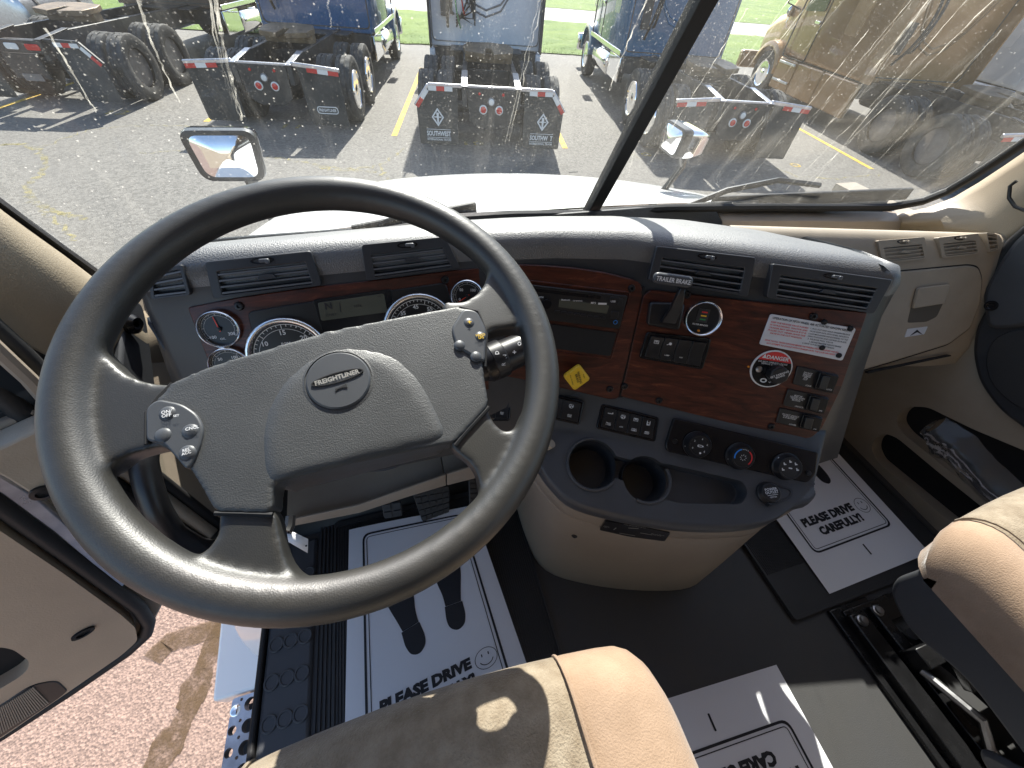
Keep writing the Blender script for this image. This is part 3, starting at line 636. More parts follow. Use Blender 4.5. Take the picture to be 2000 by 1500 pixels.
    for q, m in enumerate(('hose', 'hose', 'hoseg', 'hoser') if logo == 'diamond' else ('hose', 'hose')):
        x0 = -.75 + q * .09; P = [V3((x0 + .05 * math.sin(t * 5 + q), cy - .1 - .25 * math.sin(t * 3.1) - .04 * q, 2.7 - 1.5 * t + .35 * max(0, t - .75) * 4 * (1 if q % 2 else .4))) for t in [k / 14 for k in range(15)]]
        b = B(); b.tube(P, .028 if q < 2 else .014, 8); b.build('air_hose', m, **L)
    b = B()
    for q in range(5): b.tube([(-.30 + .02 * q, cy - .12, 2.6), (-.36 + .03 * q, cy - .3, 1.8 - .1 * q), (-.62, cy - .12, 1.35 + .05 * q)], .018, 6)
    if logo == 'diamond': b.build('coiled_line', 'hose', **L)
    return root
truck('tractor_truck', -8.05, 9.55, 'black framed tractor with a red lamp bar, at the far left in bay 12', 'maroon', hanger='angle', lamps='bar', cab_y=5.2, railtop='frame', roof=3.4, side='tank')
truck('tractor_truck', -3.62, 8.75, 'deep blue sleeper tractor showing its rear, left of the pale one in bay 10', 'blue', hanger='bar', logo='oval', hubm='chrome', railtop='alu', side='tank')
truck('tractor_truck', .31, 7.95, 'pale sleeper tractor with white lettered mudflaps parked in bay 10', 'sil', hanger='anglealu', logo='diamond', railtop='alu', cab_y=3.55, side='dark')
truck('tractor_truck', 4.85, 7.95, 'teal blue sleeper tractor with chrome tanks, behind the windshield divider', 'blue2', hanger='bar', hubm='chrome', railtop='alu', side='tank', cab_y=3.75)
truck('tractor_truck', 10.2, 6.8, 'tan sleeper tractor with painted side fairings right of the long yellow line', 'tan', hanger='bar', hubm='rim', cab_y=3.6, side='fair')
truck('tractor_truck', 14.6, 7.0, 'white sleeper tractor at the far right beyond the tan one', 'sil', hanger='bar', hubm='rim', cab_y=3.7, side='fair')
root = empty('storage_tank', lot(-10.9, 13.2), 'silver cylindrical tank with dark bands behind the black framed tractor', 'tank', None, R(-YAW))
TP = Plane((0, 0, .9), n=(0, 1, 0), u=(1, 0, 0)); b = B(); b.lathe(TP, [(.3, -.04), (.5, 0), (.56, .06), (.56, 2.4), (.5, 2.46), (.3, 2.5)], seg=40); b.build('shell', 'alu', parent=root, local=True)
for q in (.5, 1.9): b = B(); b.lathe(TP, [(.57, q - .05), (.575, q - .04), (.575, q + .04), (.57, q + .05)], seg=40); b.build('band', 'frame', parent=root, local=True)
b = B(); b.box((0, .5, .2), (.8, .15, .4)); b.box((0, 1.9, .2), (.8, .15, .4)); b.build('cradle', 'frame', parent=root, local=True)

# ------------------------------------------------------------------ this truck: bonnet, mirrors, wipers
def lerp(a, b, t): return a + (b - a) * t
HC = .36
def hoodsec(y, w, zt, drop, wf, zf):
    """one cross-section of the bonnet: crown, shoulder, fender"""
    out = []
    for k in range(-14, 15):
        t = k / 14; a = abs(t); s = 1 if t > 0 else -1
        if a < .55: q = a / .55; x = w * q; z = zt - drop * .35 * q ** 2.5
        elif a < .75: q = (a - .55) / .2; x = w + .10 * q; z = zt - drop * .35 - (zt - drop * .35 - zf - .04) * q ** 1.4
        else: q = (a - .75) / .25; x = w + .10 + (wf - w - .10) * q; z = zf + .04 * (1 - q) - .35 * max(0, q - .7) / .3
        out.append(V3((HC + s * x, y, z)))
    return out
root = empty('bonnet', (HC, 1.7, -.4), 'white bonnet of this truck seen over the dashboard', 'bonnet')
b = B()
b.loft([hoodsec(.93, .70, .61, .07, 1.05, .45), hoodsec(1.2, .68, .545, .07, 1.05, .38), hoodsec(1.5, .65, .465, .08, 1.05, .29), hoodsec(1.8, .60, .375, .09, 1.02, .19), hoodsec(2.1, .54, .275, .10, 1.0, .10), hoodsec(2.35, .48, .17, .11, .96, .0), hoodsec(2.5, .38, .05, .12, .9, -.12), hoodsec(2.55, .35, -.5, .10, .85, -.6)])
b.build('hood_shell', 'white', root, angle=50, sub=1)
P_ = lambda x, y, z: V3((HC + x, y, z))
b = B(); b.box((1.16, 2.42, .135), (.06, .004, .004)); b.box((1.16 - .45, 2.37, .15), (.05, .01, .012)); b.build('hood_badge', 'ink', root)
# mirrors on the fenders
def fender_mirror(c, yawd, label, base, S=1.):
    root = empty('fender_mirror', base, label, 'mirror', 'mirrors standing on the front fenders')
    back = (CAM - c); back.z *= .25; back.normalize(); back = Matrix.Rotation(R(yawd), 3, 'Z') @ back
    u = V3((0, 0, 1)).cross(back).normalized(); pl = Plane(c, n=back, u=u)
    shp = [(a * S, q * S) for a, q in rnd([(-.088, -.062), (.075, -.072), (.09, .06), (-.098, .066)], .032, 6)]
    rows = [[pl.p(a * k, q * k, d) for a, q in shp] for k, d in ((.90, .012), (1.0, .010), (1.03, -.01), (.98, -.045), (.78, -.085), (.4, -.10))]
    b = B(); b.loft(rows, closed=True, cap=True); h = b.build('housing', 'black', root, angle=50)
    rows = [[pl.p(a * k, q * k, d) for a, q in shp] for k, d in ((1.035, -.018), (1.0, -.05), (.80, -.092), (.42, -.107), (.05, -.11))]
    b = B(); b.loft(rows, closed=True, cap=True); b.build('chrome_shell', 'chrome', root, angle=60)
    b = B(); rows = []
    for k in range(7): q = k / 6; rows.append([pl.p(a * .82 * max(q, 1e-4), v * .82 * max(q, 1e-4), .013 + .012 * (1 - q * q)) for a, v in shp])
    b.loft(rows, closed=True); b.build('mirror_glass', 'chrome', h)
    b = B(); b.tube([pl.p(.02 * S, -.07 * S, -.05), pl.p(.02 * S, -.12 * S, -.06), V3(base)], [.022, .018, .022], 10, flat=.6); b.build('post', 'black', root)
mL = dep(446, 303, 1.12); mR = dep(1318, 272, 1.22)
fender_mirror(mL, -14, 'left fender mirror with its glass facing the steering wheel', V3((mL.x + .05, mL.y + .1, mL.z - .36)))
fender_mirror(mR, -52, 'right fender mirror with a chrome shell beyond the windshield divider', V3((mR.x - .06, mR.y + .05, mR.z - .40)), .62)

# ------------------------------------------------------------------ windshield
CX = .46
WB = V3((CX, .835, .634)); WT = V3((CX, .642, 1.0207)); wv = (WT - WB).normalized()
def wsplane(s):
    u = V3((math.cos(R(7)), -s * math.sin(R(7)), 0)) if s > 0 else V3((math.cos(R(7)), math.sin(R(7)), 0))
    n = u.cross(wv).normalized()
    if n.y > 0: n = -n
    return Plane(WB, n=n, u=u)
WR, WL = wsplane(1), wsplane(-1)
root = empty('windshield', (CX, .83, .62), 'dusty two piece windshield with a black centre divider', 'windshield')
def pane(name, pl, pts, m):
    uv = pl.uvs(pts); b = B(); b.prism(pl, uv, -.002, .002); return b.build(name, m, root, smooth=False)
pR = pane('right_pane', WR, [(1158, 412), (1300, 402), (1500, 402), (1700, 404), (1790, 394), (1860, 366), (1920, 326), (2000, 272), (2240, 120), (2400, -260), (1500, -260)], 'ws_r')
pL = pane('left_pane', WL, [(1152, 412), (900, 412), (700, 452), (420, 505), (240, 560), (60, 430), (-160, 250), (-420, -200), (-420, -330), (1490, -260)], 'ws_l')
DP = Plane(WB, n=V3((1, 0, 0)).cross(wv), u=(1, 0, 0)); sgn = 1 if DP.n.y < 0 else -1
b = B(); b.prism(DP, rnd([(-.014, -.03), (.014, -.03), (.014, .75), (-.014, .75)], .002), sgn * -.014, sgn * .012); b.build('divider', 'seal', root, bevel=.004)
# seals along the bottom edges
def wseal(pts, pl, r, m='seal', d=.004, name='glass_seal'):
    b = B(); q = [pl.p(*pl.uv(*p), d) for p in pts]; P = []
    for a, c in zip(q, q[1:]): P += [a.lerp(c, k / 4) for k in range(4)]
    b.tube(P + [q[-1]], r, 8); b.build(name, m, root)
wseal([(1165, 412), (1300, 404), (1500, 402), (1650, 403), (1740, 402), (1800, 391), (1850, 371), (1900, 341), (1950, 308), (2000, 274), (2120, 196), (2300, 30)], WR, .010)
wseal([(1152, 416), (1000, 418), (900, 424), (760, 450), (600, 480), (420, 515)], WL, .011)
b = B(); b.prism(WL, WL.uvs([(-140, 285), (0, 390), (120, 478), (222, 552), (232, 575), (100, 490), (0, 412), (-150, 300)]), -.004, .004); b.build('frit_band', 'seal', root)
# dried water streaks on the glass
def streaks():
    for pl, L_ in ((WL, [((268, 0), (300, 110), (352, 205), 4, 2), ((420, -20), (440, 120), (476, 240), 4.5, 3), ((408, 0), (432, 150), (455, 200), 3, 2), ((1062, 0), (1030, 130), (995, 280), 3.5, 2), ((90, 60), (150, 160), (190, 225), 3.5, 2), ((640, 0), (646, 40), (650, 60), 3, 1)]),
                   (WR, [((1945, 0), (1720, 220), (1556, 380), 3.2, 2), ((1880, -40), (1700, 180), (1500, 385), 2, 1), ((1850, -40), (1690, 165), (1600, 270), 4, 3), ((1865, -60), (1720, 150), (1640, 240), 3, 2), ((1650, 0), (1500, 190), (1420, 300), 2, 1), ((1590, 0), (1440, 190), (1300, 370), 2.4, 2), ((1530, 30), (1420, 200), (1330, 330), 2, 1), ((1990, 180), (1830, 320), (1700, 420), 2.2, 1), ((1500, 230), (1420, 320), (1380, 390), 2, 2), ((1265, 0), (1215, 110), (1190, 180), 4, 2), ((1760, 150), (1640, 270), (1520, 390), 2.2, 1), ((1920, -30), (1740, 170), (1560, 395), 2.6, 2), ((1800, -20), (1640, 170), (1530, 300), 2.2, 2), ((1700, 60), (1560, 230), (1430, 400), 2.4, 1), ((1560, -20), (1430, 150), (1350, 250), 2.2, 1), ((1960, 60), (1800, 230), (1640, 395), 2.2, 2), ((1460, 20), (1360, 180), (1270, 320), 2.4, 1), ((1280, 200), (1240, 300), (1210, 390), 2.4, 1)])):
        for a, mid, c, w_, n in L_:
            for k in range(n):
                b = B(); rows = []; off = random.uniform(-7, 7) * (k > 0)
                for i in range(25):
                    t = i / 24; px = (1 - t) ** 2 * a[0] + 2 * t * (1 - t) * mid[0] + t * t * c[0] + off + random.gauss(0, 1.3); py = (1 - t) ** 2 * a[1] + 2 * t * (1 - t) * mid[1] + t * t * c[1]
                    u, v = pl.uv(px, py); h = w_ * .00024 * random.uniform(.35, 1.2) * (1.2 - .6 * t)
                    rows.append([pl.p(u - h, v, -.0035), pl.p(u + h, v, -.0035)])
                b.loft(rows); o = b.build('dirt_streak', 'streak_b' if (w_ in (3.2, 2.2, 2.4, 2.6) and k == 0) else 'streak', root, smooth=False)
streaks()
# wipers, cowl
def wiper(px, label, arm):
    P = [q for q in px]; root = empty('wiper', P[0], label, 'wiper', 'windshield wipers'); b = B(); b.tube(P, .007, 6); b.build('wiper_arm', 'black', root)
    a, c = arm; b = B(); b.bar(a, c, .012, .03); b.build('wiper_blade', 'seal', root, bevel=.003)
WRo, WLo = WR.off(-.03 if WR.n.y < 0 else .03), WL.off(-.03)
wiper([WRo.at(1330, 408), WRo.at(1420, 372), WRo.at(1520, 352), WRo.at(1600, 362)], 'right wiper lying low across the passenger glass', (WRo.at(1390, 395), WRo.at(1775, 378)))
wiper([WLo.at(860, 412), WLo.at(800, 418), WLo.at(740, 440)], 'left wiper parked behind the steering wheel rim', (WLo.at(930, 408), WLo.at(690, 455)))
b = B(); rows = []
for k in range(13):
    t = k / 12; x = lerp(-.45, 1.36, t); yb = .86 - abs(x - CX) * .12
    rows.append([V3((x, yb + .20, .565 - .06 * abs(x - CX))), V3((x, yb + .09, .60 - .03 * abs(x - CX))), V3((x, yb + .012, .615))])
b.loft(rows); o = b.build('cowl', 'black', solid=.006); tag(o, 'black cowl strip along the foot of the windshield', 'cowl')

# ------------------------------------------------------------------ cab shell
def slab(name, pl, poly, d0, d1, m, bevel=.004, parent=None, kind=None):
    b = B(); b.prism(pl, poly, d0, d1); o = b.build(name, m, parent, bevel=bevel)
    if kind: tag(o, kind=kind)
    return o
FL = Plane((0, 0, 0), n=(0, 0, 1), u=(1, 0, 0))
slab('cab_floor', FL, [(-.418, -1.2), (1.40, -1.2), (1.40, .50), (-.418, .50)], -.05, 0, 'floor', kind='structure')
b = B(); b.loft([[V3((-.45, .49, -.0)), V3((1.40, .49, -.0))], [V3((-.45, .60, .05)), V3((1.40, .60, .05))], [V3((-.45, .76, .28)), V3((1.40, .76, .28))], [V3((-.45, .80, .66)), V3((1.40, .80, .66))]]); tag(b.build('toe_board', 'rubber', solid=.01), kind='structure')
XL = Plane((-.455, 0, 0), n=(1, 0, 0), u=(0, 1, 0)); XR = Plane((1.375, 0, 0), n=(-1, 0, 0), u=(0, -1, 0))
slab('kick_panel', XL, [(.455, -.05), (.85, -.05), (.90, .60), (.655, .645), (.47, .62)], -.04, 0, 'beige', kind='structure')
for k, (y, x, r, m) in enumerate(((.452, -.452, .010, 'seal'), (.436, -.462, .012, 'beige2'), (.417, -.475, .012, 'seal'))):
    b = B(); b.tube([(x, y, -.02), (x, y, .3), (x - .01, y + .012, .55), (x - .02, y + .045, .68), (x - .02, y + .06, .9)], r, 10); tag(b.build('door_jamb', m), kind='structure')
# roof, headliner and the walls behind the seats
slab('cab_roof', FL, [(-.52, -1.75), (1.44, -1.75), (1.44, .40), (CX, .46), (-.52, .40)], 1.52, 1.58, 'beige', kind='structure')
slab('roof_header', Plane((0, .42, 1.40), n=(0, -1, 0), u=(1, 0, 0)), [(-.52, -.02), (1.44, -.02), (1.44, .14), (-.52, .14)], -.03, .0, 'beige', kind='structure')
slab('back_wall', Plane((0, -1.72, 0), n=(0, 1, 0), u=(-1, 0, 0)), [(.52, -.05), (-1.44, -.05), (-1.44, 1.55), (.52, 1.55)], -.05, 0, 'beige2', kind='structure')
for x_, sx_ in ((-.50, 1), (1.42, -1)):
    slab('side_wall', Plane((x_, 0, 0), n=(sx_, 0, 0), u=(0, 1, 0)), [(-1.75, -.05), (-.72, -.05), (-.72, 1.22), (.30, 1.26), (.30, 1.56), (-1.75, 1.56)], -.03, 0, 'beige2', kind='structure')
# A pillars
lp = [onx(px, py, -.47) for px, py in ((-160, 292), (0, 411), (120, 498), (182, 545), (240, 598), (300, 575))]
lq = [onx(px, py, -.49) for px, py in ((-200, 470), (-20, 625), (95, 692), (170, 738), (235, 760), (300, 760))]
b = B(); rows = []
for a, c in zip(lp, lq):
    mid = (a + c) / 2; out = [a + V3((-.03, .02, .0))]
    for k in range(9):
        t = k / 8; p = a.lerp(c, t); out.append(p + V3((.035 * math.sin(math.pi * t) ** .8, 0, 0)))
    rows.append(out + [c + V3((-.05, 0, 0))])
b.loft(rows); tag(b.build('cab_pillar', 'pillar', solid=.004), kind='structure')
rp_ = [WR.p(*WR.uv(*q), .012) for q in ((1700, 415), (1745, 413), (1806, 400), (1858, 380), (1908, 350), (1960, 315), (2010, 280), (2130, 200), (2320, 30))]
rq_ = [onx(px, py, 1.38) for px, py in ((1735, 452), (1760, 452), (1850, 455), (1935, 462), (1965, 475), (1995, 455), (2060, 430), (2160, 395), (2400, 300))]
b = B(); rows = []
for a, c in zip(rp_, rq_): rows.append([a.lerp(c, k / 8) + V3((-.02 * math.sin(math.pi * k / 8), -.012 * math.sin(math.pi * k / 8), .012 * math.sin(math.pi * k / 8))) for k in range(9)])
b.loft(rows); tag(b.build('cab_pillar', 'pillar', solid=.004), kind='structure')
b = B(); rows = []
for px0, px1 in ((1400, 1), (1470, 1), (1560, 1560), (1640, 1), (1700, 1720), (1745, 1745)):
    a = WR.p(*WR.uv(px0, 409 if px0 < 1600 else 411), .006); rows.append([a, a + V3((0, -.03, -.012)), V3((a.x, a.y - .05, a.z - .05)), V3((a.x, a.y - .06, a.z - .16))])
b.loft(rows); tag(b.build('dash_cowl_trim', 'beige2', solid=.004), kind='structure')
slab('wall_right', XR, [(.6, -.05), (-.95, -.05), (-.95, .60), (-.45, .62)], -.12, -.09, 'beige2', kind='structure')
# grab handle on the jamb
b = B(); GP = [onx(px, py, -.435) for px, py in ((284, 862), (280, 905), (290, 950), (308, 1000), (338, 1045), (385, 1072), (432, 1074))]
Q = []
for i in range(len(GP) - 1): Q += [GP[i].lerp(GP[i + 1], k / 3) for k in range(3)]
b.tube([GP[0] + V3((-.03, .02, .02))] + Q + [GP[-1], GP[-1] + V3((-.02, .05, -.02))], .019, 14); tag(b.build('grab_handle', 'black', sub=1), 'black curved grab handle on the left door jamb', 'grab handle')
# lower left trim cover with its screw
root = empty('trim_cover', onx(255, 720, -.45), 'dark plastic cover panel with a screw left of the gauges', 'panel')
b = B(); b.prism(XL, rnd(XL.uvs([(228, 590), (262, 588), (275, 640), (290, 760), (296, 850), (262, 860), (215, 760)]), .02), -.002, .012); b.build('cover', 'face', root, bevel=.005)
sp_ = onx(255, 634, -.44); b = B(); b.lathe(Plane(sp_, n=(1, -.3, .2), u=(0, 0, 1)), [(.016, 0), (.016, .008), (.010, .014), (.005, .012), (.004, .004)], seg=16); b.build('screw', 'gloss', root)

# sill, step, skirt
root = empty('door_sill', (-.36, .1, 0), 'ribbed dark plastic sill plate with round studs beside the driver mat', 'sill plate')
b = B(); b.prism(FL, [(-.422, -.6), (-.325, -.6), (-.325, .475), (-.422, .47)], -.04, .012); b.build('plate', 'console', root, bevel=.008)
for r_ in range(12):
    for c_ in range(3):
        b = B(); b.lathe(FL, [(.0155, .0115), (.0155, .0145), (.0145, .0155), (.012, .0155), (.011, .0135), (1e-6, .0135)], -.403 + c_ * .029 + (.002 if r_ % 2 else 0), -.36 + r_ * .068, 16); b.build('stud', 'console', root)
b = B(); b.prism(FL, [(-.436, -.6), (-.423, -.6), (-.423, .47), (-.436, .47)], -.06, .016); b.build('edge_seal', 'seal', root, bevel=.005)
b = B()
for k in range(7): b.prism(FL, rect(-.318 + k * .009, .0, .004, 1.0), 0, .009)
b.prism(FL, rect(-.29, 0, .07, 1.0), .0, .005); b.build('ribbed_edge', 'rubber', root)
root = empty('side_step', (-.7, .2, -.62), 'perforated aluminium step with round holes below the open door', 'step')
SP = Plane((0, 0, -.52), n=(0, 0, 1), u=(1, 0, 0)); b = B(); b.prism(SP, rnd([(-.735, -.6), (-.44, -.6), (-.44, .268), (-.718, .268)], .01), -.03, 0); st = b.build('tread_plate', 'alu', root)
cuts = B(); smalls = []
for px, py, rr in ((489, 1374, .017), (484, 1417, .017), (478, 1460, .017), (473, 1506, .017), (453, 1427, .0115), (446, 1471, .0115), (438, 1520, .0115), (440, 1362, .004), (472, 1366, .004), (447, 1400, .004), (469, 1407, .004), (436, 1442, .004), (431, 1487, .004), (462, 1480, .004), (466, 1440, .004), (470, 1350, .004)):
    q = onz(px, py, -.52); cuts.prism(SP, circ(q.x, q.y, rr, 16), -.05, .02)
for r_ in range(6):
    for x, rr in ((-.68, .0115), (-.60, .017), (-.53, .017)): cuts.prism(SP, circ(x, .01 - r_ * .075, rr, 12), -.05, .02)
st = cut(st, cuts)
b = B(); b.prism(SP, [(-.73, -.6), (-.45, -.6), (-.45, .26), (-.72, .26)], -.14, -.12); b.build('under_plate', 'matte', root)
for r_ in range(7):
    b = B(); b.lathe(SP, [(.006, 0), (.0055, .003), (1e-6, .0035)], -.645, .215 - r_ * .05, 10); b.build('grip_stud', 'steel', root)
q = onz(459, 1388, -.52); b = B(); b.lathe(SP, [(.016, 0), (.014, .004), (.008, .007), (1e-6, .008)], q.x, q.y, 16); b.build('bolt', 'chrome', root)
root = empty('side_skirt', (-.6, .45, -.6), 'white painted body panel and fender edge below the door sill', 'body panel')
b = B(); b.prism(SP, [(-.775, .275), (-.46, .275), (-.46, .56), (-.80, .60)], -.08, .002); b.build('skirt_ledge', 'white', root, bevel=.01)
b = B(); b.loft([[V3((-.46, .62, -.06)), V3((-.46, .31, -.06)), V3((-.455, .29, -.2)), V3((-.465, .29, -.5))], [V3((-.52, .62, -.10)), V3((-.52, .35, -.10)), V3((-.53, .318, -.25)), V3((-.56, .31, -.51))], [V3((-.63, .64, -.2)), V3((-.62, .42, -.2)), V3((-.62, .36, -.3)), V3((-.64, .34, -.51))]]); b.build('fender_edge', 'white', root, solid=.01, sub=2)
b = B(); b.prism(Plane((-.445, 0, 0), n=(-1, 0, 0), u=(0, -1, 0)), [(.6, -.06), (-.62, -.06), (-.62, -.9), (.6, -.9)], -.02, 0); b.build('rocker', 'white', root)

# ------------------------------------------------------------------ driver's door, standing open
DO = V3((-.67, .337, 0)); dd = V3((-.902, -.432, 0)).normalized()
DPn = V3((dd.y, -dd.x, 0));
if DPn.x < 0: DPn = -DPn
DPL = Plane(DO, n=DPn, u=dd)                    # u runs outward, v down or up depending on cross
vs_ = 1 if DPL.v.z > 0 else -1
def dpt(px, py): return DPL.uv(px, py)
root = empty('driver_door', DO, "driver's door standing open with a pocket and speaker grille low down", 'door')
def dprism(name, pts, d0, d1, m, r=.02, bevel=.004, parent=None):
    b = B(); b.prism(DPL, rnd(pts, r, 6), d0, d1); return b.build(name, m, parent or root, bevel=bevel)
edge = [dpt(*p) for p in ((-380, 1690), (0, 1452), (150, 1355), (262, 1275), (308, 1218), (330, 1175), (318, 1130), (200, 1015), (118, 935), (70, 815))]
edge += [(edge[-1][0] + .55, edge[-1][1]), (1.05, edge[-1][1]), (1.05, edge[0][1])]
b = B(); b.prism(DPL, edge, -.05, -.012); b.build('shell', 'beige2', root, bevel=.006)
seal = [dpt(*p) for p in ((-380, 1660), (0, 1436), (140, 1346), (248, 1272), (285, 1238), (290, 1215), (270, 1185), (120, 1072), (0, 985), (-160, 870))]
b = B(); Q = []
for i in range(len(seal) - 1):
    for k in range(5): t = k / 5; Q.append(DPL.p(lerp(seal[i][0], seal[i + 1][0], t), lerp(seal[i][1], seal[i + 1][1], t), .0))
b.tube(Q, .012, 10); b.build('door_seal', 'seal', root)
pan = [dpt(*p) for p in ((-380, 1640), (0, 1428), (130, 1340), (235, 1268), (266, 1240), (262, 1215), (235, 1190), (120, 1105), (0, 1022), (-200, 880), (-500, 980))]
b = B(); b.prism(DPL, rnd(pan, .012, 5), -.012, .014); pn = b.build('trim_panel', 'door', root)
pk = [dpt(*p) for p in ((-120, 1290), (-40, 1247), (20, 1250), (58, 1278), (50, 1300), (0, 1330), (-120, 1395))]
c1 = B(); c1.prism(DPL, rnd(pk, .02, 6), -.011, .05); pn = cut(pn, c1)
dprism('pocket_backing', pk, -.0118, -.009, 'matte', .02, 0)  # black plate makes the inside of the pocket dark
q_ = [dpt(*p) for p in ((-120, 1430), (0, 1362), (60, 1322), (110, 1314), (132, 1335), (110, 1352), (0, 1425), (-120, 1495))]
dprism('speaker_grille', q_, .012, .0155, 'black', .015, .002)
gu0, gu1 = min(a for a, c in q_), max(a for a, c in q_)
for k in range(46):
    t = k / 45; u0 = lerp(gu0, gu1, t); 
    b = B(); gv = [c for a, c in q_]; 
    # thin ribs following the grille's own slope
    a0, a1 = V3((*q_[0], 0)), V3((*q_[2], 0)); lo, hi = V3((*q_[7], 0)), V3((*q_[5], 0))
    p0 = a0.lerp(a1, t * .95 + .02); p1 = lo.lerp(hi, t * .93 + .02); w_ = .0009
    b.prism(DPL, [(p0.x - w_, lerp(p0.y, p1.y, .08)), (p0.x + w_, lerp(p0.y, p1.y, .08)), (p1.x + w_, lerp(p0.y, p1.y, .92)), (p1.x - w_, lerp(p0.y, p1.y, .92))], .0155, .0175); b.build('grille_rib', 'beige2', root)
b = B(); pl = Plane(DPL.p(*dpt(160, 1222), .014), n=DPL.n, u=DPL.u); b.ring(pl, circ(0, 0, .016, 16, .010), circ(0, 0, .010, 16, .006), -.004, .004); b.prism(pl, circ(0, 0, .011, 16, .007), -.004, .0005); b.build('clip_hole', 'matte', root)
# sail pad and painted inner frame
dprism('sail_pad', [dpt(*p) for p in ((-60, 868), (0, 852), (40, 832), (80, 815), (112, 870), (98, 950), (60, 945), (0, 905), (-60, 880))], -.012, .022, 'beige', .015, .006)
b = B(); b.lathe(Plane(DPL.p(*dpt(80, 938), .022), n=DPL.n, u=DPL.u), [(.012, 0), (.012, .004), (.007, .005), (.006, .002), (1e-6, .002)], seg=16); b.build('screw', 'screw', root)
fr = [dpt(*p) for p in ((-60, 900), (0, 922), (70, 965), (120, 1010), (250, 1130), (235, 1148), (100, 1035), (0, 962), (-60, 925))]
b = B(); b.prism(DPL, fr, -.012, .004); b.build('painted_frame', 'alu', root, bevel=.003)
# window glass with its front upright
wu0, wv0 = dpt(78, 812); _, wv1 = dpt(0, 500)
b = B(); b.prism(DPL, [dpt(-90, 780), dpt(0, 724), dpt(95, 806), dpt(70, 822), dpt(0, 858), dpt(-90, 900)], -.03, -.024); b.build('window_glass', 'glassd', root)
b = B(); P = [DPL.p(*dpt(*q), -.02) for q in ((120, 830), (60, 760), (0, 706), (-100, 615))]; b.tube(P, .008, 8); b.build('window_frame', 'beige2', root)
# weatherstrips running under the left A pillar
b = B()
for k, (o1, o2, m) in enumerate((((-60, 598), (240, 792), 'seal'), ((-60, 612), (215, 800), 'seal'), ((-60, 640), (200, 812), 'seal'), ((-60, 664), (180, 822), 'seal'))):
    b = B(); a, c = onx(*o1, -.50 - .004 * k), onx(*o2, -.50 - .004 * k); b.tube([a, a.lerp(c, .5), c], .011 - .001 * k, 10); tag(b.build('weatherstrip', m), kind='structure')

# ------------------------------------------------------------------ passenger door
root = empty('passenger_door', (1.375, .1, .0), 'closed beige passenger door with a dark armrest insert and two pockets', 'door')
door = [(.10, 1.02), (-.43, .70), (-.48, .66), (-.40, .52), (-.40, .30), (-.40, .04), (-.34, -.0), (.9, -.0), (.9, 1.02)]
b = B(); b.prism(XR, [(-y if False else q[0], q[1]) for q in [(-.95, 0), (-.95, .62), (.9, .62), (.9, 0)]], -.08, -.0); pd = b.build('door_card', 'beige', root)
up_ = XR.uvs([(1750, 826), (1756, 806), (1775, 794), (1812, 795), (1900, 838), (2060, 905), (2060, 1075), (1935, 985), (1830, 900), (1765, 848)])
lo_ = XR.uvs([(1702, 876), (1708, 856), (1728, 846), (1752, 855), (1830, 920), (1930, 1000), (2040, 1090), (2040, 1150), (1850, 1015), (1712, 900)])
c1 = B(); c1.prism(XR, rnd(up_, .015, 5), -.06, .05); c2 = B(); c2.prism(XR, rnd(lo_, .015, 5), -.06, .05); pd = cut(pd, c1, c2)
for P in (up_, lo_): b = B(); b.prism(XR, rnd(P, .015, 5), -.059, -.04); b.build('pocket_backing', 'matte', root)  # black plates make the insides of the beige pockets dark
ins = XR.uvs([(1985, 545), (1940, 590), (1912, 640), (1907, 690), (1920, 745), (1960, 800), (2030, 850), (2200, 930), (2200, 545)])
b = B(); b.prism(XR, rnd(ins, .03, 6), -.002, .02); b.build('armrest_insert', 'face', root, bevel=.01)
ins2 = XR.uvs([(1990, 640), (1950, 660), (1935, 700), (1945, 745), (1985, 785), (2060, 820), (2200, 880), (2200, 640)])
b = B(); b.prism(XR, rnd(ins2, .03, 6), .018, .024); b.build('insert_panel', 'rubber', root, bevel=.004)
b = B(); b.prism(XR, rnd(XR.uvs([(1932, 572), (1945, 545), (1968, 505), (2000, 462), (2100, 400), (2200, 360), (2200, 600), (1990, 640), (1940, 640)]), .02, 6), .0, .03); b.build('door_cap', 'console', root, bevel=.012)
b = B(); pl = Plane(XR.p(*XR.uv(1953, 594), .03), n=XR.n, u=XR.u); b.lathe(pl, [(.012, 0), (.012, .003), (.008, .003), (.006, .001), (1e-6, .001)], seg=18); b.build('lock_knob', 'gloss', root)
b = B(); b.tube([XR.p(*XR.uv(*q), .005) for q in ((1950, 530), (1962, 500), (1985, 470), (2010, 448), (2120, 400))], .012, 10); b.build('window_seal', 'seal', root)
b = B(); b.prism(XR, [(-.42, .64), (-.30, .95), (-.20, 1.2), (.75, 1.22), (.75, .62), (-.42, .60)], -.06, -.055); b.build('window_glass', 'tint', root, smooth=False)
b = B(); b.tube([XR.p(*XR.uv(*q), .03) for q in ((2003, 352), (1990, 362), (1988, 385), (2000, 402), (2020, 410))], .0035, 8); b.build('grip', 'black', root)

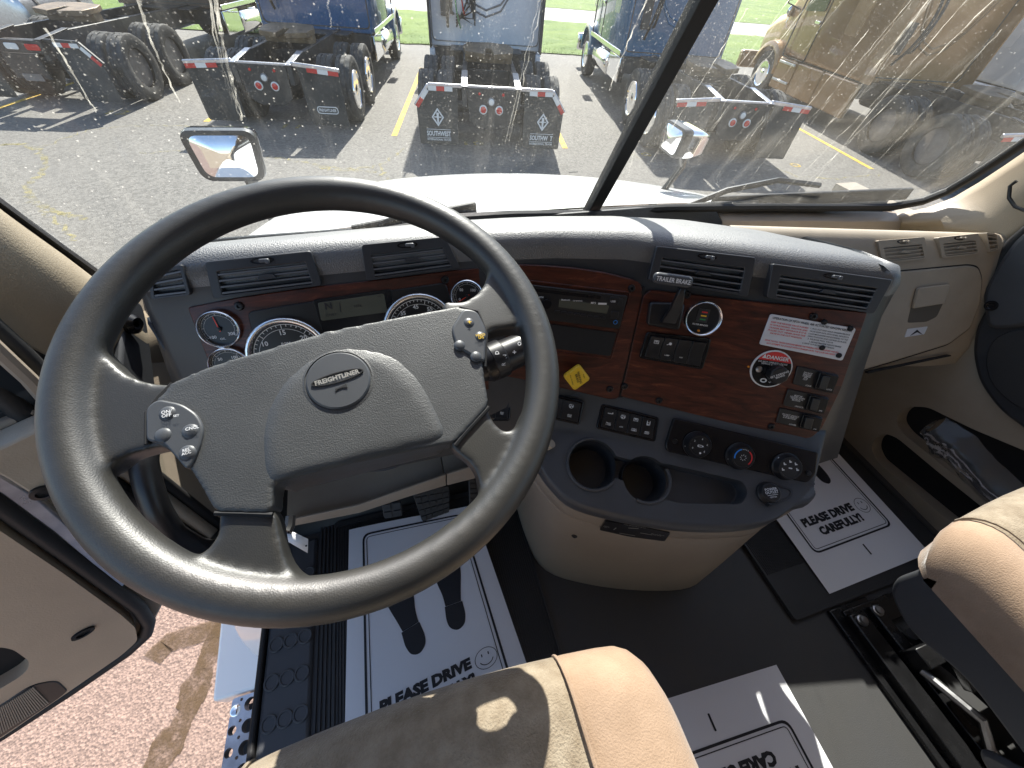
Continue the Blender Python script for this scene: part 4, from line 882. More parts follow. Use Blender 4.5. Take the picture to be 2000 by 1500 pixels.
# ------------------------------------------------------------------ dashboard
dash = empty('dashboard', (.3, .6, .4), 'charcoal wraparound dashboard with wood veneer, round gauges and cup holders', 'dashboard')
A = Plane((-.255, .504, .677), 0, 27); Bp = Plane((.465, .395, .664), -25, 27); Cn = Plane((.345, .459, .684), -14, 27)
T27 = math.tan(R(27))
def hv(yaw): return V3((math.sin(R(yaw)), -math.cos(R(yaw)), 0))
cols = [((-.338, .66), V3((-1, 0, 0)), (-.33, .665), .15), ((-.338, .535), V3((-1, 0, 0)), (-.33, .66), .15), ((-.335, .517), V3((-.7, -.7, 0)), (-.32, .668), .6), ((-.322, .510), hv(0), (-.30, .675), 1), ((-.2, .510), hv(0), (-.2, .69), 1), ((0., .510), hv(0), (0, .702), 1), ((.10, .509), hv(-2), (.12, .708), 1), ((.17, .501), hv(-8), (.2, .709), 1),
        ((.235, .494), hv(-13), (.28, .705), 1), ((.345, .470), hv(-19), (.42, .69), 1), ((.4705, .413), hv(-25), (.57, .655), 1), ((.60, .352), hv(-25), (.68, .60), 1), ((.695, .307), hv(-25), (.715, .56), 1), ((.722, .298), hv(0) * .9 + V3((.3, 0, 0)), (.725, .54), .9), ((.744, .310), V3((.75, -.66, 0)), (.735, .52), .5), ((.754, .336), V3((.97, -.2, 0)), (.74, .50), .2), ((.757, .40), V3((1, 0, 0)), (.742, .50), .12), ((.757, .50), V3((1, 0, 0)), (.735, .54), .12)]
rows = []
for (bx, by), h, (kx, ky), tl in cols:
    col = []
    for z in (.43, .47, .505, .56, .62, .69, .728):
        col.append(V3((bx, by, z)) - h * ((z - .69) * T27 * tl))
    f = V3((bx, by, 0)) - h * (.038 * T27 * tl)
    for i, (z, o) in enumerate(((.744, .003), (.755, .010), (.7615, .020), (.765, .032))): col.append(f - h * o * (1 if tl > .3 else .5) + V3((0, 0, z)))
    tf = col[-1]; bk = V3((kx, ky, .70))
    for t in (.12, .28, .45, .62, .78, .9): q = tf.lerp(bk, t); q.z = tf.z - (.065) * t ** 1.15 + .006 * math.sin(math.pi * t); col.append(q)
    col += [bk + V3((0, 0, 0)), bk + V3((0, .01, -.012)), bk + V3((0, .014, -.05)), bk + V3((0, .015, -.12))]
    dz_ = max(0, by - .36) * .26 if bx > .74 else 0
    for i in range(5, len(col)): col[i].z -= dz_
    rows.append(col)
b = B(); b.loft(rows); o = b.build('dash_shell', 'dash', dash, angle=60); o.data.materials.append(M['face'])
for p in o.data.polygons: p.material_index = 1 if p.center.z < .735 and p.normal.z < .72 and p.center.y < .60 and (p.center - V3((.3, .75, .6))).dot(p.normal) != 0 else 0
# moulded groove step along the top of the dash
# wood panels
def pprism(name, pl, pts, d0, d1, m, r=.004, bevel=.0012, parent=None, px=True):
    b = B(); b.prism(pl, rnd(pl.uvs(pts) if px else pts, r, 5), d0, d1); return b.build(name, m, parent or dash, bevel=bevel)
pprism('cluster_panel', A, [(368, 600), (470, 580), (620, 559), (760, 544), (890, 527), (1015, 516), (1020, 760), (430, 760)], -.02, .003, 'wood')
pprism('radio_panel', Cn, [(985, 514), (1060, 517), (1120, 522), (1180, 531), (1238, 546), (1252, 556), (1252, 580), (1206, 776), (1190, 778), (1080, 752), (985, 732)], -.03, .006, 'wood', .006, .002)
cpn = pprism('control_panel', Bp, [(1256, 577), (1270, 566), (1480, 590), (1692, 610), (1640, 760), (1604, 835), (1585, 852), (1560, 858), (1212, 773)], -.01, .003, 'wood')
# recessed trim groove between radio panel and control panel
pprism('panel_gap', Bp, [(1250, 560), (1260, 560), (1216, 776), (1206, 776)], -.01, .001, 'matte', .001, 0)
cp = pprism('cluster_face', A, [(485, 608), (560, 595), (870, 551), (885, 600), (895, 760), (520, 760)], -.01, .0055, 'black', .008, .0015)
pprism('cluster_lens', A, [(612, 585), (765, 563), (772, 650), (640, 670)], .003, .0062, 'gloss', .004, .0005)
def gauge(pl, px, py, r, ticks, labels, needle=None, txts=(), a0=220, a1=-40, h=.006, name='gauge', face='black', parent=None, tick_r=.80, d0=.003):
    u0, v0 = pl.uv(px, py); p = pl.moved(u0, v0, d0)
    b = B(); b.lathe(p, [(r * 1.0, 0), (r * 1.0, .005), (r * .97, .0085), (r * .92, .0095), (r * .87, .0075), (r * .85, .003), (r * .85, .001)], seg=40); g = b.build(name, 'bezel', dash, angle=60)
    b = B(); b.lathe(p, [(r * .88, .0008), (r * .88, .0018), (1e-6, .0018)], seg=32); b.build('dial', face, g)
    b = B()
    for k in range(ticks + 1):
        a = R(lerp(a0, a1, k / ticks)); q = p.rot(math.degrees(a)); big = k % 5 == 0 if ticks > 12 else k % 2 == 0
        r0 = r * (tick_r - (.10 if big else .05)); b.prism(q, [(r0, -r * .008), (r * tick_r, -r * .008), (r * tick_r, r * .008), (r0, r * .008)], .0015, .0022)
    n = 40; arc = lambda rr: [(rr * math.cos(R(lerp(a0, a1, k / n))), rr * math.sin(R(lerp(a0, a1, k / n)))) for k in range(n + 1)]
    for ra, rb in ((.80, .815), (.68, .69)):
        i_, o_ = arc(r * ra), arc(r * rb); b.add([p.p(*c, .0021) for c in i_] + [p.p(*c, .0021) for c in o_], [(k, k + 1, n + 2 + k, n + 1 + k) for k in range(n)])
    b.build('scale', 'inkw', g, smooth=False)
    b = B()
    for st, ang, rr, hh in labels: tx(b, st, p, r * rr * math.cos(R(ang)), r * rr * math.sin(R(ang)), h=r * hh, d=.0024, bold=.02)
    for st, u, v, hh in txts: tx(b, st, p, r * u, r * v, h=r * hh, d=.0024, bold=.01)
    b.build('numerals', 'inkw', g, smooth=False)
    if needle is not None:
        q = p.rot(needle); b = B(); b.prism(q, [(-r * .15, -r * .03), (r * .66, -r * .012), (r * .66, r * .012), (-r * .15, r * .03)], .0034, .0042); b.build('needle', 'redw', g); b = B(); b.lathe(p, [(r * .11, .002), (r * .10, .0055), (1e-6, .006)], seg=16); b.build('hub_cap', 'black', g)
    return g
gauge(A, 432, 640, .0262, 12, [('100', 225, .58, .17), ('300', -35, .58, .17)], 97, (('OIL', 0, -.55, .12),), a0=215, a1=-35, d0=.004)
gauge(A, 452, 709, .0262, 12, [('50', 135, .5, .17), ('100', 45, .5, .17)], 200, (('PSI', 0, -.5, .12),), d0=.004)
gauge(A, 568, 690, .056, 30, [('5', 190, .60, .125), ('10', 142, .60, .125), ('15', 90, .60, .125), ('20', 42, .60, .125), ('25', -5, .60, .125)], 183, (('RPM', 0, .30, .085), ('X 100', 0, .17, .06)), a0=220, a1=-40, d0=.0055)
gauge(A, 820, 640, .056, 35, [('25', 165, .62, .115), ('35', 128, .62, .115), ('45', 92, .62, .115), ('55', 56, .62, .115), ('65', 15, .62, .115)], None, (('MPH', 0, .2, .085),), d0=.0055)
gauge(Cn, 914, 574, .0262, 12, [('50', 135, .5, .17), ('100', 45, .5, .17), ('0', 205, .5, .17)], 215, (('PSI', 0, -.5, .12),), d0=.02)
# LCD
l_ = pprism('lcd_screen', A, [(622, 590), (750, 572), (757, 608), (629, 625)], .006, .0072, 'lcd', .003, .0004)
b = B(); u, v = A.uv(643, 596); tx(b, 'N', A, u, v, h=.010, d=.0078, ang=0, bold=.03); u, v = A.uv(700, 596); tx(b, '1274', A, u, v, h=.004, d=.0078); u, v = A.uv(648, 613); tx(b, '32768.7', A, u, v, h=.0035, d=.0078)
u, v = A.uv(741, 577); tx(b, 'mi', A, u, v, h=.003, d=.0078); b.prism(A, [A.uv(664, 590), A.uv(665.5, 590), A.uv(667.5, 608), A.uv(666, 608)], .0072, .0076); b.build('lcd_digits', 'ink', l_, smooth=False)
# radio
rad = pprism('radio', Cn, [(1025, 553), (1222, 576), (1206, 640), (1030, 618)], .004, .012, 'black', .003, .0015)
pprism('display', Cn, [(1090, 582), (1186, 594), (1181, 610), (1088, 597)], .012, .0128, 'lcd', .001, .0003, rad)
pprism('cassette_slot', Cn, [(1030, 560), (1170, 576), (1168, 582), (1030, 566)], .012, .0124, 'gloss', .001, 0, rad)
for k in range(8): u, v = Cn.uv(1086 + k * 12.5, 606 + k * 1.75); b = B(); b.prism(Cn, rnd(rect(u, v, .0085, .004), .001, 2), .011, .0138); b.build('radio_button', 'black', rad, bevel=.0006)
u, v = Cn.uv(1065, 590); b = B(); b.lathe(Cn.moved(u, v, .012), [(.008, 0), (.008, .006), (.007, .0075), (1e-6, .0075)], seg=20); b.build('volume_knob', 'gloss', rad)
for (x, y, w_, h_) in ((1196, 581, .02, .006), (1207, 588, .01, .012), (1196, 612, .016, .012), (1200, 626, .01, .006)): u, v = Cn.uv(x, y); b = B(); b.prism(Cn, rnd(rect(u, v, w_ * .8, h_), .001, 2), .011, .0136); b.build('radio_button', 'black', rad, bevel=.0008)
b = B()
for st, x, y, wd in (('Bluetooth', 1102, 585, .014), ('CD RECEIVER', 1125, 587, .016), ('MP3', 1155, 591, .008), ('USB', 1193, 588, .008), ('AM/FM', 1052, 580, .012)): u, v = Cn.uv(x, y - 2); tx(b, st, Cn, u, v, width=wd, d=.0133)
u, v = Cn.uv(1172, 593); b.prism(Cn, rect(u, v + .002, .014, .003), .0128, .0132); b.build('radio_print', 'inkw', rad, smooth=False)
u, v = Cn.uv(1197, 626); b = B(); b.ring(Cn, circ(u, v, .0036, 16), circ(u, v, .0028, 16), .0137, .014); b.build('knob_ring', 'inkb', rad)
pprism('slot_shade_plate', Cn, [(1036, 626), (1202, 648), (1189, 693), (1040, 672)], .004, .0085, 'matte', .003, 0)  # flat black plate; the shade of an open slot is put into its colour
uvp = Cn.uvs([(1022, 548), (1226, 572), (1190, 697), (1030, 676)]); cu = sum(a for a, c in uvp) / 4; cv = sum(c for a, c in uvp) / 4
b = B(); b.ring(Cn, rnd([(cu + (a - cu) * 1.03, cv + (c - cv) * 1.05) for a, c in uvp], .004, 4), rnd(uvp, .003, 4), .004, .0078); b.build('radio_surround', 'wood', dash, bevel=.001)
# vents
def vent(pl, pts, m='face', slats=4, knob=True, inner='matte', sl='slat', lipd=.009, name='air_vent', top=.30):
    uv = pl.uvs(pts); b = B(); ou = rnd(uv, .004, 3)
    c = (sum(a for a, q in uv) / 4, sum(q for a, q in uv) / 4)
    (au, av), (bu, bv), (du, dv), (eu, ev) = uv      # TL TR BR BL
    def mp(s, t): return (lerp(lerp(au, bu, s), lerp(eu, du, s), t), lerp(lerp(av, bv, s), lerp(ev, dv, s), t))
    hole = [mp(.09, top), mp(.91, top), mp(.91, .93), mp(.09, .93)]
    b.ring(pl, rnd(uv, .004, 3), rnd(hole, .002, 3), -.03, lipd); b.prism(pl, rnd(uv, .004, 3), -.034, -.03); root_ = b.build(name, m, dash, bevel=.0015)
    b = B(); b.prism(pl, hole, -.026, -.022); b.build('vent_back', inner, root_)
    for k in range(slats):
        t = lerp(top + .08, .88, k / (slats - 1)); p0, p1 = mp(.085, t), mp(.915, t); b = B(); hh = .0015
        b.add([pl.p(p0[0], p0[1] + hh, lipd - .0015), pl.p(p1[0], p1[1] + hh, lipd - .0015), pl.p(p1[0], p1[1] - hh, lipd - .0015), pl.p(p0[0], p0[1] - hh, lipd - .0015), pl.p(p0[0], p0[1] + hh + .002, -.010), pl.p(p1[0], p1[1] + hh + .002, -.010), pl.p(p1[0], p1[1] - hh + .002, -.010), pl.p(p0[0], p0[1] - hh + .002, -.010)],
              [(0, 1, 2, 3), (4, 7, 6, 5), (0, 4, 5, 1), (1, 5, 6, 2), (2, 6, 7, 3), (3, 7, 4, 0)]); so_ = b.build('slat', 'black' if sl == 'slat' else sl, root_, bevel=.0005)
        b = B(); b.add([pl.p(q_[0], q_[1] + e_, dd_) for dd_ in (lipd - .0018, lipd - .0006) for q_, e_ in ((p0, -.0011), (p1, -.0011), (p1, .0011), (p0, .0011))], [(0, 1, 2, 3), (7, 6, 5, 4), (0, 4, 5, 1), (1, 5, 6, 2), (2, 6, 7, 3), (3, 7, 4, 0)]); b.build('slat_edge_or_glint', sl, so_)  # on the dark vents a lighter strip paints in the edge highlight
    for k in range(3):
        p0, p1 = mp(.3 + .2 * k, top), mp(.3 + .2 * k, .93); b = B(); b.prism(pl, [(p0[0] - .001, p0[1]), (p0[0] + .001, p0[1]), (p1[0] + .001, p1[1]), (p1[0] - .001, p1[1])], -.022, -.012); b.build('fin', 'black', root_)
    if knob:
        u, v = mp(.52, .13); b = B(); b.ring(pl, circ(u, v, .0145, 24, .0042), circ(u, v, .012, 24, .0028), lipd - .003, lipd + .001); b.build('knob_well', 'gloss', root_)
        b = B(); b.prism(pl, rnd(rect(u + .003, v, .012, .0045), .002, 4), lipd - .002, lipd + .006); b.prism(pl, rnd(rect(u + .007, v - .001, .005, .006), .002, 4), lipd + .003, lipd + .008); b.build('vent_knob', 'slat' if m == 'face' else m, root_, bevel=.0008)
        p0 = mp(.52, lerp(top, .93, .42)); b = B(); b.prism(pl, [(p0[0] - .012, p0[1] - .003), (p0[0] - .008, p0[1] + .003), (p0[0] + .008, p0[1] + .003), (p0[0] + .012, p0[1] - .003)], lipd - .004, lipd + .003); b.build('slider_tab', m, root_, bevel=.0005)
    return root_
vent(A, [(299, 531), (362, 515), (378, 575), (302, 583)], knob=False, slats=4, top=.13)
vent(A, [(405, 510), (609, 489), (631, 556), (421, 582)])
vent(A, [(707, 478), (868, 462), (897, 522), (717, 547)])
vent(Bp, [(1280, 480), (1472, 502), (1456, 578), (1263, 547)])
vent(Bp, [(1503, 514), (1736, 545), (1700, 611), (1492, 580)])
# screws
for pl, px, py, d in ((A, 469, 597, .003), (A, 869, 546, .003), (Cn, 1231, 562, .006), (Cn, 1189, 757, .006), (Bp, 1341, 575, .003), (Bp, 1286, 781, .003), (Bp, 1586, 617, .003), (Bp, 1504, 831, .003), (Bp, 1219, 753, .003)):
    p = pl.moved(*pl.uv(px, py), d); b = B(); b.lathe(p, [(.0062, 0), (.0062, .0008), (.0048, .0036), (.0026, .0038), (.0022, .0012), (1e-6, .0012)], seg=14); b.build('panel_screw', 'screw', dash)
# trailer brake lever
tb = pprism('brake_valve_base', Bp, [(1266, 588), (1334, 590), (1323, 642), (1260, 632)], .002, .014, 'black', .006, .003)
b = B(); u, v = Bp.uv(1300, 620); u2, v2 = Bp.uv(1312, 560)
b.loft([[Bp.p(u - .012, v - .006, .012), Bp.p(u + .012, v - .006, .012), Bp.p(u + .012, v - .006, .026), Bp.p(u - .012, v - .006, .026)], [Bp.p(u - .008, v + .02, .03), Bp.p(u + .010, v + .02, .03), Bp.p(u + .010, v + .02, .04), Bp.p(u - .008, v + .02, .04)], [Bp.p(u2 - .006, v2 - .01, .045), Bp.p(u2 + .007, v2 - .01, .045), Bp.p(u2 + .007, v2 - .01, .056), Bp.p(u2 - .006, v2 - .01, .056)], [Bp.p(u2 - .004, v2 + .004, .048), Bp.p(u2 + .004, v2 + .004, .048), Bp.p(u2 + .004, v2 + .004, .058), Bp.p(u2 - .004, v2 + .004, .058)]], closed=True, cap=True); b.build('lever_arm', 'black', tb, bevel=.002)
BH = Bp.off(.055); u, v = BH.uv(1314, 547); HP = BH.moved(u, v)
b = B(); b.prism(HP, rnd(rect(0, 0, .058, .0165), .008, 6), -.006, .004); hd = b.build('lever_handle', 'pod', tb, bevel=.003)
b = B(); tx(b, 'TRAILER BRAKE', HP, 0, 0, h=.0065, width=.05, d=.0046, bold=.015); b.build('lettering', 'inkw', hd, smooth=False)
# restriction gauge
u, v = Bp.uv(1369, 620); p = Bp.moved(u, v, .003)
b = B(); b.lathe(p, [(.0298, 0), (.0298, .008), (.028, .012), (.0255, .0105), (.0245, .0005)], seg=40); g = b.build('filter_gauge', 'bezel', dash, angle=60)
b = B(); b.lathe(p, [(.025, .001), (.025, .003), (1e-6, .003)], seg=32); b.build('dial', 'matte', g)
b = B(); b.prism(p, rect(0, .004, .018, .022), .003, .0036); b.build('gauge_window', 'face', g)
for k, m in enumerate(('inkr', 'yellow', 'hoseg')): b = B(); b.prism(p, rect(.001, .010 - k * .006, .009, .0022), .0037, .0041); b.build('zone_mark', m, g)
b = B(); tx(b, 'FILTER MINDER', p, 0, -.011, h=.0026, d=.0038); b.build('lettering', 'inkw', g, smooth=False)
b = B(); b.lathe(p.moved(0, -.021, .003), [(.0022, 0), (.002, .002), (1e-6, .0024)], seg=10); b.build('reset_lamp', 'amber', g)
# switch banks
def bank(pl, pts, n, tops, bots, d0=.002, icons=(), name='switch_bank', m='black'):
    uv = pl.uvs(pts); (au, av), (bu, bv), (du, dv), (eu, ev) = uv
    b = B(); b.prism(pl, rnd(uv, .006, 5), -.004, d0 + .004); root_ = b.build(name, 'gloss', dash, bevel=.002)
    def mp(s, t): return (lerp(lerp(au, bu, s), lerp(eu, du, s), t), lerp(lerp(av, bv, s), lerp(ev, dv, s), t))
    for k in range(n):
        s0, s1 = .07 + .86 * k / n + .006, .07 + .86 * (k + 1) / n - .006
        b = B(); q0 = [mp(s0, .12), mp(s1, .12), mp(s1, .49), mp(s0, .49)]; q1 = [mp(s0, .50), mp(s1, .50), mp(s1, .88), mp(s0, .88)]
        d = d0 + .004
        b.add([pl.p(*q0[0], d + .005), pl.p(*q0[1], d + .005), pl.p(*q0[2], d + .0015), pl.p(*q0[3], d + .0015), pl.p(*q1[2], d + .005), pl.p(*q1[3], d + .005), pl.p(*q0[0], d - .003), pl.p(*q0[1], d - .003), pl.p(*q1[2], d - .003), pl.p(*q1[3], d - .003)],
              [(0, 1, 2, 3), (3, 2, 4, 5), (0, 6, 7, 1), (5, 4, 8, 9), (0, 3, 5, 9, 6), (1, 7, 8, 4, 2)]); sw = b.build('switch', m, root_, bevel=.0007)
        b = B(); has = False
        sl = Plane(pl.p(*mp((s0 + s1) / 2, .30), d + .0038), n=pl.n + pl.v * .12, u=pl.u)
        if k < len(tops) and tops[k]:
            has = True; t = tops[k]
            if t == 'fan':
                b.ring(sl, circ(0, 0, .0042, 16), circ(0, 0, .0034, 16), 0, .0006)
                for a in range(3): b.prism(sl.rot(a * 120), [(0, -.0006), (.003, -.0016), (.003, .0012)], 0, .0006)
            elif t == 'box': b.ring(sl, rect(0, 0, .008, .0055), rect(0, 0, .0066, .004), 0, .0006); b.prism(sl, rect(0, 0, .004, .001), 0, .0006); b.prism(sl, rect(0, .0015, .004, .0008), 0, .0006)
            elif t == 'door': b.ring(sl, [(-.003, -.005), (.003, -.004), (.003, .005), (-.003, .005)], [(-.002, -.003), (.002, -.003), (.002, .004), (-.002, .004)], 0, .0006); b.prism(sl, rect(0, 0, .004, .0009), 0, .0006)
            elif t == 'truck': b.prism(sl, rect(-.001, .000, .008, .0012), 0, .0006); b.prism(sl, rect(.004, .001, .0016, .003), 0, .0006)
            elif t == 'lamp': b.prism(sl, circ(0, 0, .0024, 12), 0, .0006); b.prism(sl.rot(25), rect(-.004, 0, .004, .001), 0, .0006)
            else: tx(b, t, sl, 0, 0, h=.0028)
        sl2 = Plane(pl.p(*mp((s0 + s1) / 2, .70), d + .0036), n=pl.n - pl.v * .12, u=pl.u)
        if k < len(bots) and bots[k]: has = True; tx(b, bots[k], sl2, 0, 0, h=.0024, lines=bots[k].count('\n') * 1.35 + 1)
        if has: b.build('switch_print', 'inkw', sw, smooth=False)
    return root_
bank(Bp, [(1262, 646), (1387, 660), (1370, 720), (1246, 697)], 4, ['box', 'lamp'], ['', 'LAMP', 'OFF'], .004)
HVp = Plane((.344, .37, .519), -26, 45)
HV = HVp.off(-.004)
bank(HV, [(1174, 787), (1287, 815), (1279, 863), (1163, 836)], 4, ['truck', 'fan', 'box', 'door'], ['TRAC\nLOCK', 'ATC', 'PARA\nDEMO', 'MIRR\nHEAT'], .001)
bank(HV.off(.012), [(1060, 765), (1141, 783), (1132, 830), (1052, 812)], 2, ['box', 'fan'], ['ENG\nBRAKE', 'ENG\nFAN'], .001)
bank(HV.off(.024), [(938, 762), (1001, 772), (996, 822), (942, 822)], 2, ['', 'lamp'], ['', 'IDLE\nADJ'], .001)
# placard with printed instructions
pc = pprism('instruction_placard', Bp, [(1502, 612), (1668, 640), (1641, 703), (1480, 671)], .003, .0055, 'plac', .004, .0006)
uv = Bp.uvs([(1502, 612), (1668, 640), (1641, 703), (1480, 671)])
def mp4(uv, s, t): return (lerp(lerp(uv[0][0], uv[1][0], s), lerp(uv[3][0], uv[2][0], s), t), lerp(lerp(uv[0][1], uv[1][1], s), lerp(uv[3][1], uv[2][1], s), t))
ang = math.degrees(math.atan2(uv[1][1] - uv[0][1], uv[1][0] - uv[0][0])); PW = math.hypot(uv[1][0] - uv[0][0], uv[1][1] - uv[0][1])
bk, br = B(), B()
tx(bk, 'OPERATION OF FIFTH WHEEL AIR ACTUATED KINGPIN RELEASE', Bp, *mp4(uv, .5, .10), h=.0036, width=PW * .93, ang=ang, d=.006, bold=.02)
for k, st in enumerate(('KEEP THE RELEASE VALVE PUSHED', 'IN WHILE DRIVING. TRACTOR AND', 'TRAILER MAY SEPARATE IF IT IS', 'PULLED OUT. NEVER LEAVE THE', 'VALVE IN THE OUT POSITION')): tx(br, st, Bp, *mp4(uv, .255, .23 + .085 * k), h=.0024, width=PW * (.44 if k < 4 else .38), ang=ang, d=.006, bold=.02)
for k, st in enumerate(('1. PULL OUT AND HOLD KINGPIN RELEASE', 'VALVE KNOB UNTIL FIFTH WHEEL INDICATOR', 'LOCK MECHANISM HAS EXTENDED TO THE', 'OPEN POSITION AND LOCKED IN PLACE.', '2. RELEASE PULL VALVE', '3. RELEASE TRACTOR PARKING BRAKES', '4. DRIVE OUT FROM UNDER TRAILER')): tx(bk, st, Bp, *mp4(uv, .73 if k not in (4, 6) else .66, .22 + .078 * k), h=.0022, width=PW * (.46 if k < 4 else .30 if k in (4,) else .38), ang=ang, d=.006, bold=.015)
for k, st in enumerate(('DRIVE THE FULL TRUCK FORWARD BEFORE THE PARKING VALVE IS RELEASED AND DO', 'NOT ATTEMPT TO COUPLE WITH A TRAILER UNTIL THE LOCK HAS RESET')): tx(br, st, Bp, *mp4(uv, .48, .80 + .085 * k), h=.0025, width=PW * (.88 - .06 * k), ang=ang, d=.006, bold=.02)
bk.build('lettering', 'ink', pc, smooth=False); br.build('lettering', 'inkr', pc, smooth=False)
for s, t in ((.62, -.02), (.93, .03), (.71, .73), (.93, .86)): p = Bp.moved(*mp4(uv, s, t), .004); b = B(); b.lathe(p, [(.0045, 0), (.004, .004), (.002, .0055), (1e-6, .0055)], seg=10); b.build('rivet', 'matte', pc)
# danger plaque with its rotary valve
p = Bp.moved(*Bp.uv(1503, 719), .003); r = .033
b = B(); b.prism(p, circ(0, 0, r, 40), 0, .003); dg_ = b.build('danger_plaque', 'inkw', dash, bevel=.0006)
b = B(); b.prism(p, circ(0, 0, r * .93, 40), .003, .0034); b.build('plaque_face', 'gloss', dg_)
aa = [math.radians(x) for x in range(28, 153, 4)]; b = B(); b.prism(p, [(r * .925 * math.cos(a), r * .925 * math.sin(a)) for a in aa], .0034, .0038); b.build('red_band', 'inkr', dg_)
b = B(); tx(b, 'DANGER', p, .003, r * .62, h=.0068, d=.0042, bold=.03); b.prism(p, [(-.022, .0175), (-.015, .0175), (-.0185, .0245)], .0038, .0042); tx(b, 'DO NOT OPERATE UNLESS\nVEHICLE IS STOPPED', p, -.002, r * .30, h=.0026, lines=2.3, d=.004); tx(b, 'PULL TO\nUNLOCK FULL\nTRAILER', p.rot(35), .004, -.021, h=.003, lines=3.4, d=.004); b.build('lettering', 'inkw', dg_, smooth=False)
b = B(); oc = [(.0155 * math.cos(R(22.5 + 45 * k)), .0155 * math.sin(R(22.5 + 45 * k))) for k in range(8)]; q = p.moved(.007, -.005, 0); b.prism(q, oc, .003, .020); b.lathe(q, [(.009, .0), (.009, .006)], seg=16); kn = b.build('valve_knob', 'black', dg_, bevel=.002)
b = B(); tx(b, 'SET PARKING\nBRAKE', q.rot(33), 0, .001, h=.0032, lines=2.3, d=.0206); b.build('lettering', 'inkw', kn, smooth=False)
b = B(); b.lathe(p.moved(-.020, -.003, .003), [(.0055, 0), (.005, .003), (.0025, .0045), (1e-6, .0045)], seg=16); b.build('plaque_screw', 'steel', dg_); b = B(); b.ring(p.moved(-.006, -.021, .0034), circ(0, 0, .0055, 16, .004), circ(0, 0, .0035, 16, .002), 0, .0006); b.build('plaque_symbol', 'inkw', dg_)
b = B(); b.lathe(Bp.moved(*Bp.uv(1460, 715), .003), [(.002, 0), (.0015, .002), (1e-6, .0025)], seg=10); b.build('pilot_lamp', 'amber', dash)
# three locking switches
for pts, st, w2 in (([(1554, 713), (1634, 730), (1620, 766), (1545, 748)], 'DO NOT\nENGAGE\nDURING\nSPIN\nOUT', 'LOCK'), ([(1536, 757), (1615, 774), (1604, 806), (1526, 789)], 'MUST BE\nLOCKED WHEN\nVEHICLE IS IN\nMOTION', 'UNLOCK'), ([(1521, 794), (1603, 812), (1594, 841), (1512, 823)], 'DO NOT UNLOCK\nWHEN VEHICLE\nIS IN MOTION', 'LOWER')):
    uv = Bp.uvs(pts); b = B(); b.prism(Bp, rnd(uv, .003, 3), .002, .006); rr = b.build('lock_switch', 'black', dash, bevel=.001)
    q = [mp4(uv, s, t) for s, t in ((.52, .05), (.98, .05), (.98, .95), (.52, .95))]; b = B(); b.prism(Bp, rnd(q, .002, 3), .006, .010); b.build('switch_frame', 'gloss', rr, bevel=.001)
    b = B(); q0, q1, q2, q3 = [mp4(uv, s, t) for s, t in ((.56, .15), (.74, .15), (.74, .85), (.56, .85))]; b.prism(Bp, rnd([q0, q1, q2, q3], .001, 2), .009, .015); b.build('rocker', 'black', rr, bevel=.001)
    b = B(); tx(b, st, Bp, *mp4(uv, .27, .42), h=.0022, lines=st.count('\n') * 1.35 + 1, d=.0065, ang=-3); tx(b, w2, Bp, *mp4(uv, .38, .88), h=.0026, d=.0065, ang=-3); tx(b, 'LOCK' if w2 == 'LOCK' else 'ON', Bp, *mp4(uv, .86, .8), h=.0024, d=.0105); b.build('lettering', 'inkw', rr, smooth=False)
# yellow parking brake knob
CK = Cn.off(.035); p = CK.moved(*CK.uv(1127, 738)).rot(40)
b = B(); b.lathe(Cn.moved(*Cn.uv(1129, 726), .004), [(.008, 0), (.008, .03)], seg=14); st_ = b.build('knob_stem', 'black', dash)
b = B(); b.prism(p, rnd(rect(0, 0, .034, .034), .006, 5), -.010, .002); kb = b.build('parking_knob', 'yellow', dash, bevel=.003)
b = B(); q = p.rot(-110); tx(b, 'PARKING\nBRAKE', q, .0, .002, h=.0036, lines=2.3, d=.0026); tx(b, 'PUSH', q, 0, .0115, h=.0022, d=.0026); tx(b, 'PULL TO APPLY', q, 0, -.010, h=.002, d=.0026); b.build('lettering', 'ink', kb, smooth=False)
# passenger side of the dash, beige
Gp = Plane((1.35, .43, .57), -12.5, 31)
gu = Gp.u; gh = V3((Gp.n.x, Gp.n.y, 0)).normalized(); rows = []
for k in range(15):
    t = k / 14; x = lerp(.70, 1.372, t); base = V3((1.35, .43, 0)) + gu * ((x - 1.35) / gu.x); e = 1 if t < .9 else 1 - (t - .9) * 1.2
    row = []
    for z, o in ((.10, .22), (.26, .15), (.30, .10), (.335, .015), (.36, -.045), (.40, -.085), (.445, -.075), (.57, 0), (.625, .033), (.648, .047), (.662, .058), (.670, .068), (.674, .080), (.672, .092), (.66, .098), (.56, .10)): row.append(base - gh * (o if o > -.01 else o * e) + V3((0, 0, z)))
    rows.append(row)
b = B(); b.loft(rows); b.build('passenger_fascia', 'beige', dash, angle=60)
def gprism(name, pts, d0, d1, m, r, bevel=.003, parent=None): return pprism(name, Gp, pts, d0, d1, m, r, bevel, parent)
b = B(); gd = Gp.uvs([(1640, 535), (1760, 530), (1890, 518), (1908, 522), (1916, 545), (1912, 590), (1893, 640), (1850, 672), (1740, 706), (1640, 735)])
b.prism(Gp, rnd(gd, .012, 5), -.004, .0045); gl_ = b.build('glovebox_lid', 'beige', dash, bevel=.004)
b = B(); gd2 = [(a + (a - sum(q[0] for q in gd) / len(gd)) * .02, c + (c - sum(q[1] for q in gd) / len(gd)) * .03) for a, c in gd]; b.ring(Gp, rnd(gd2, .012, 5), rnd(gd, .012, 5), -.003, .0008); b.build('lid_gap', 'matte', dash)
hw_ = Gp.uvs([(1784, 562), (1846, 554), (1838, 590), (1825, 618), (1805, 628), (1768, 630)])
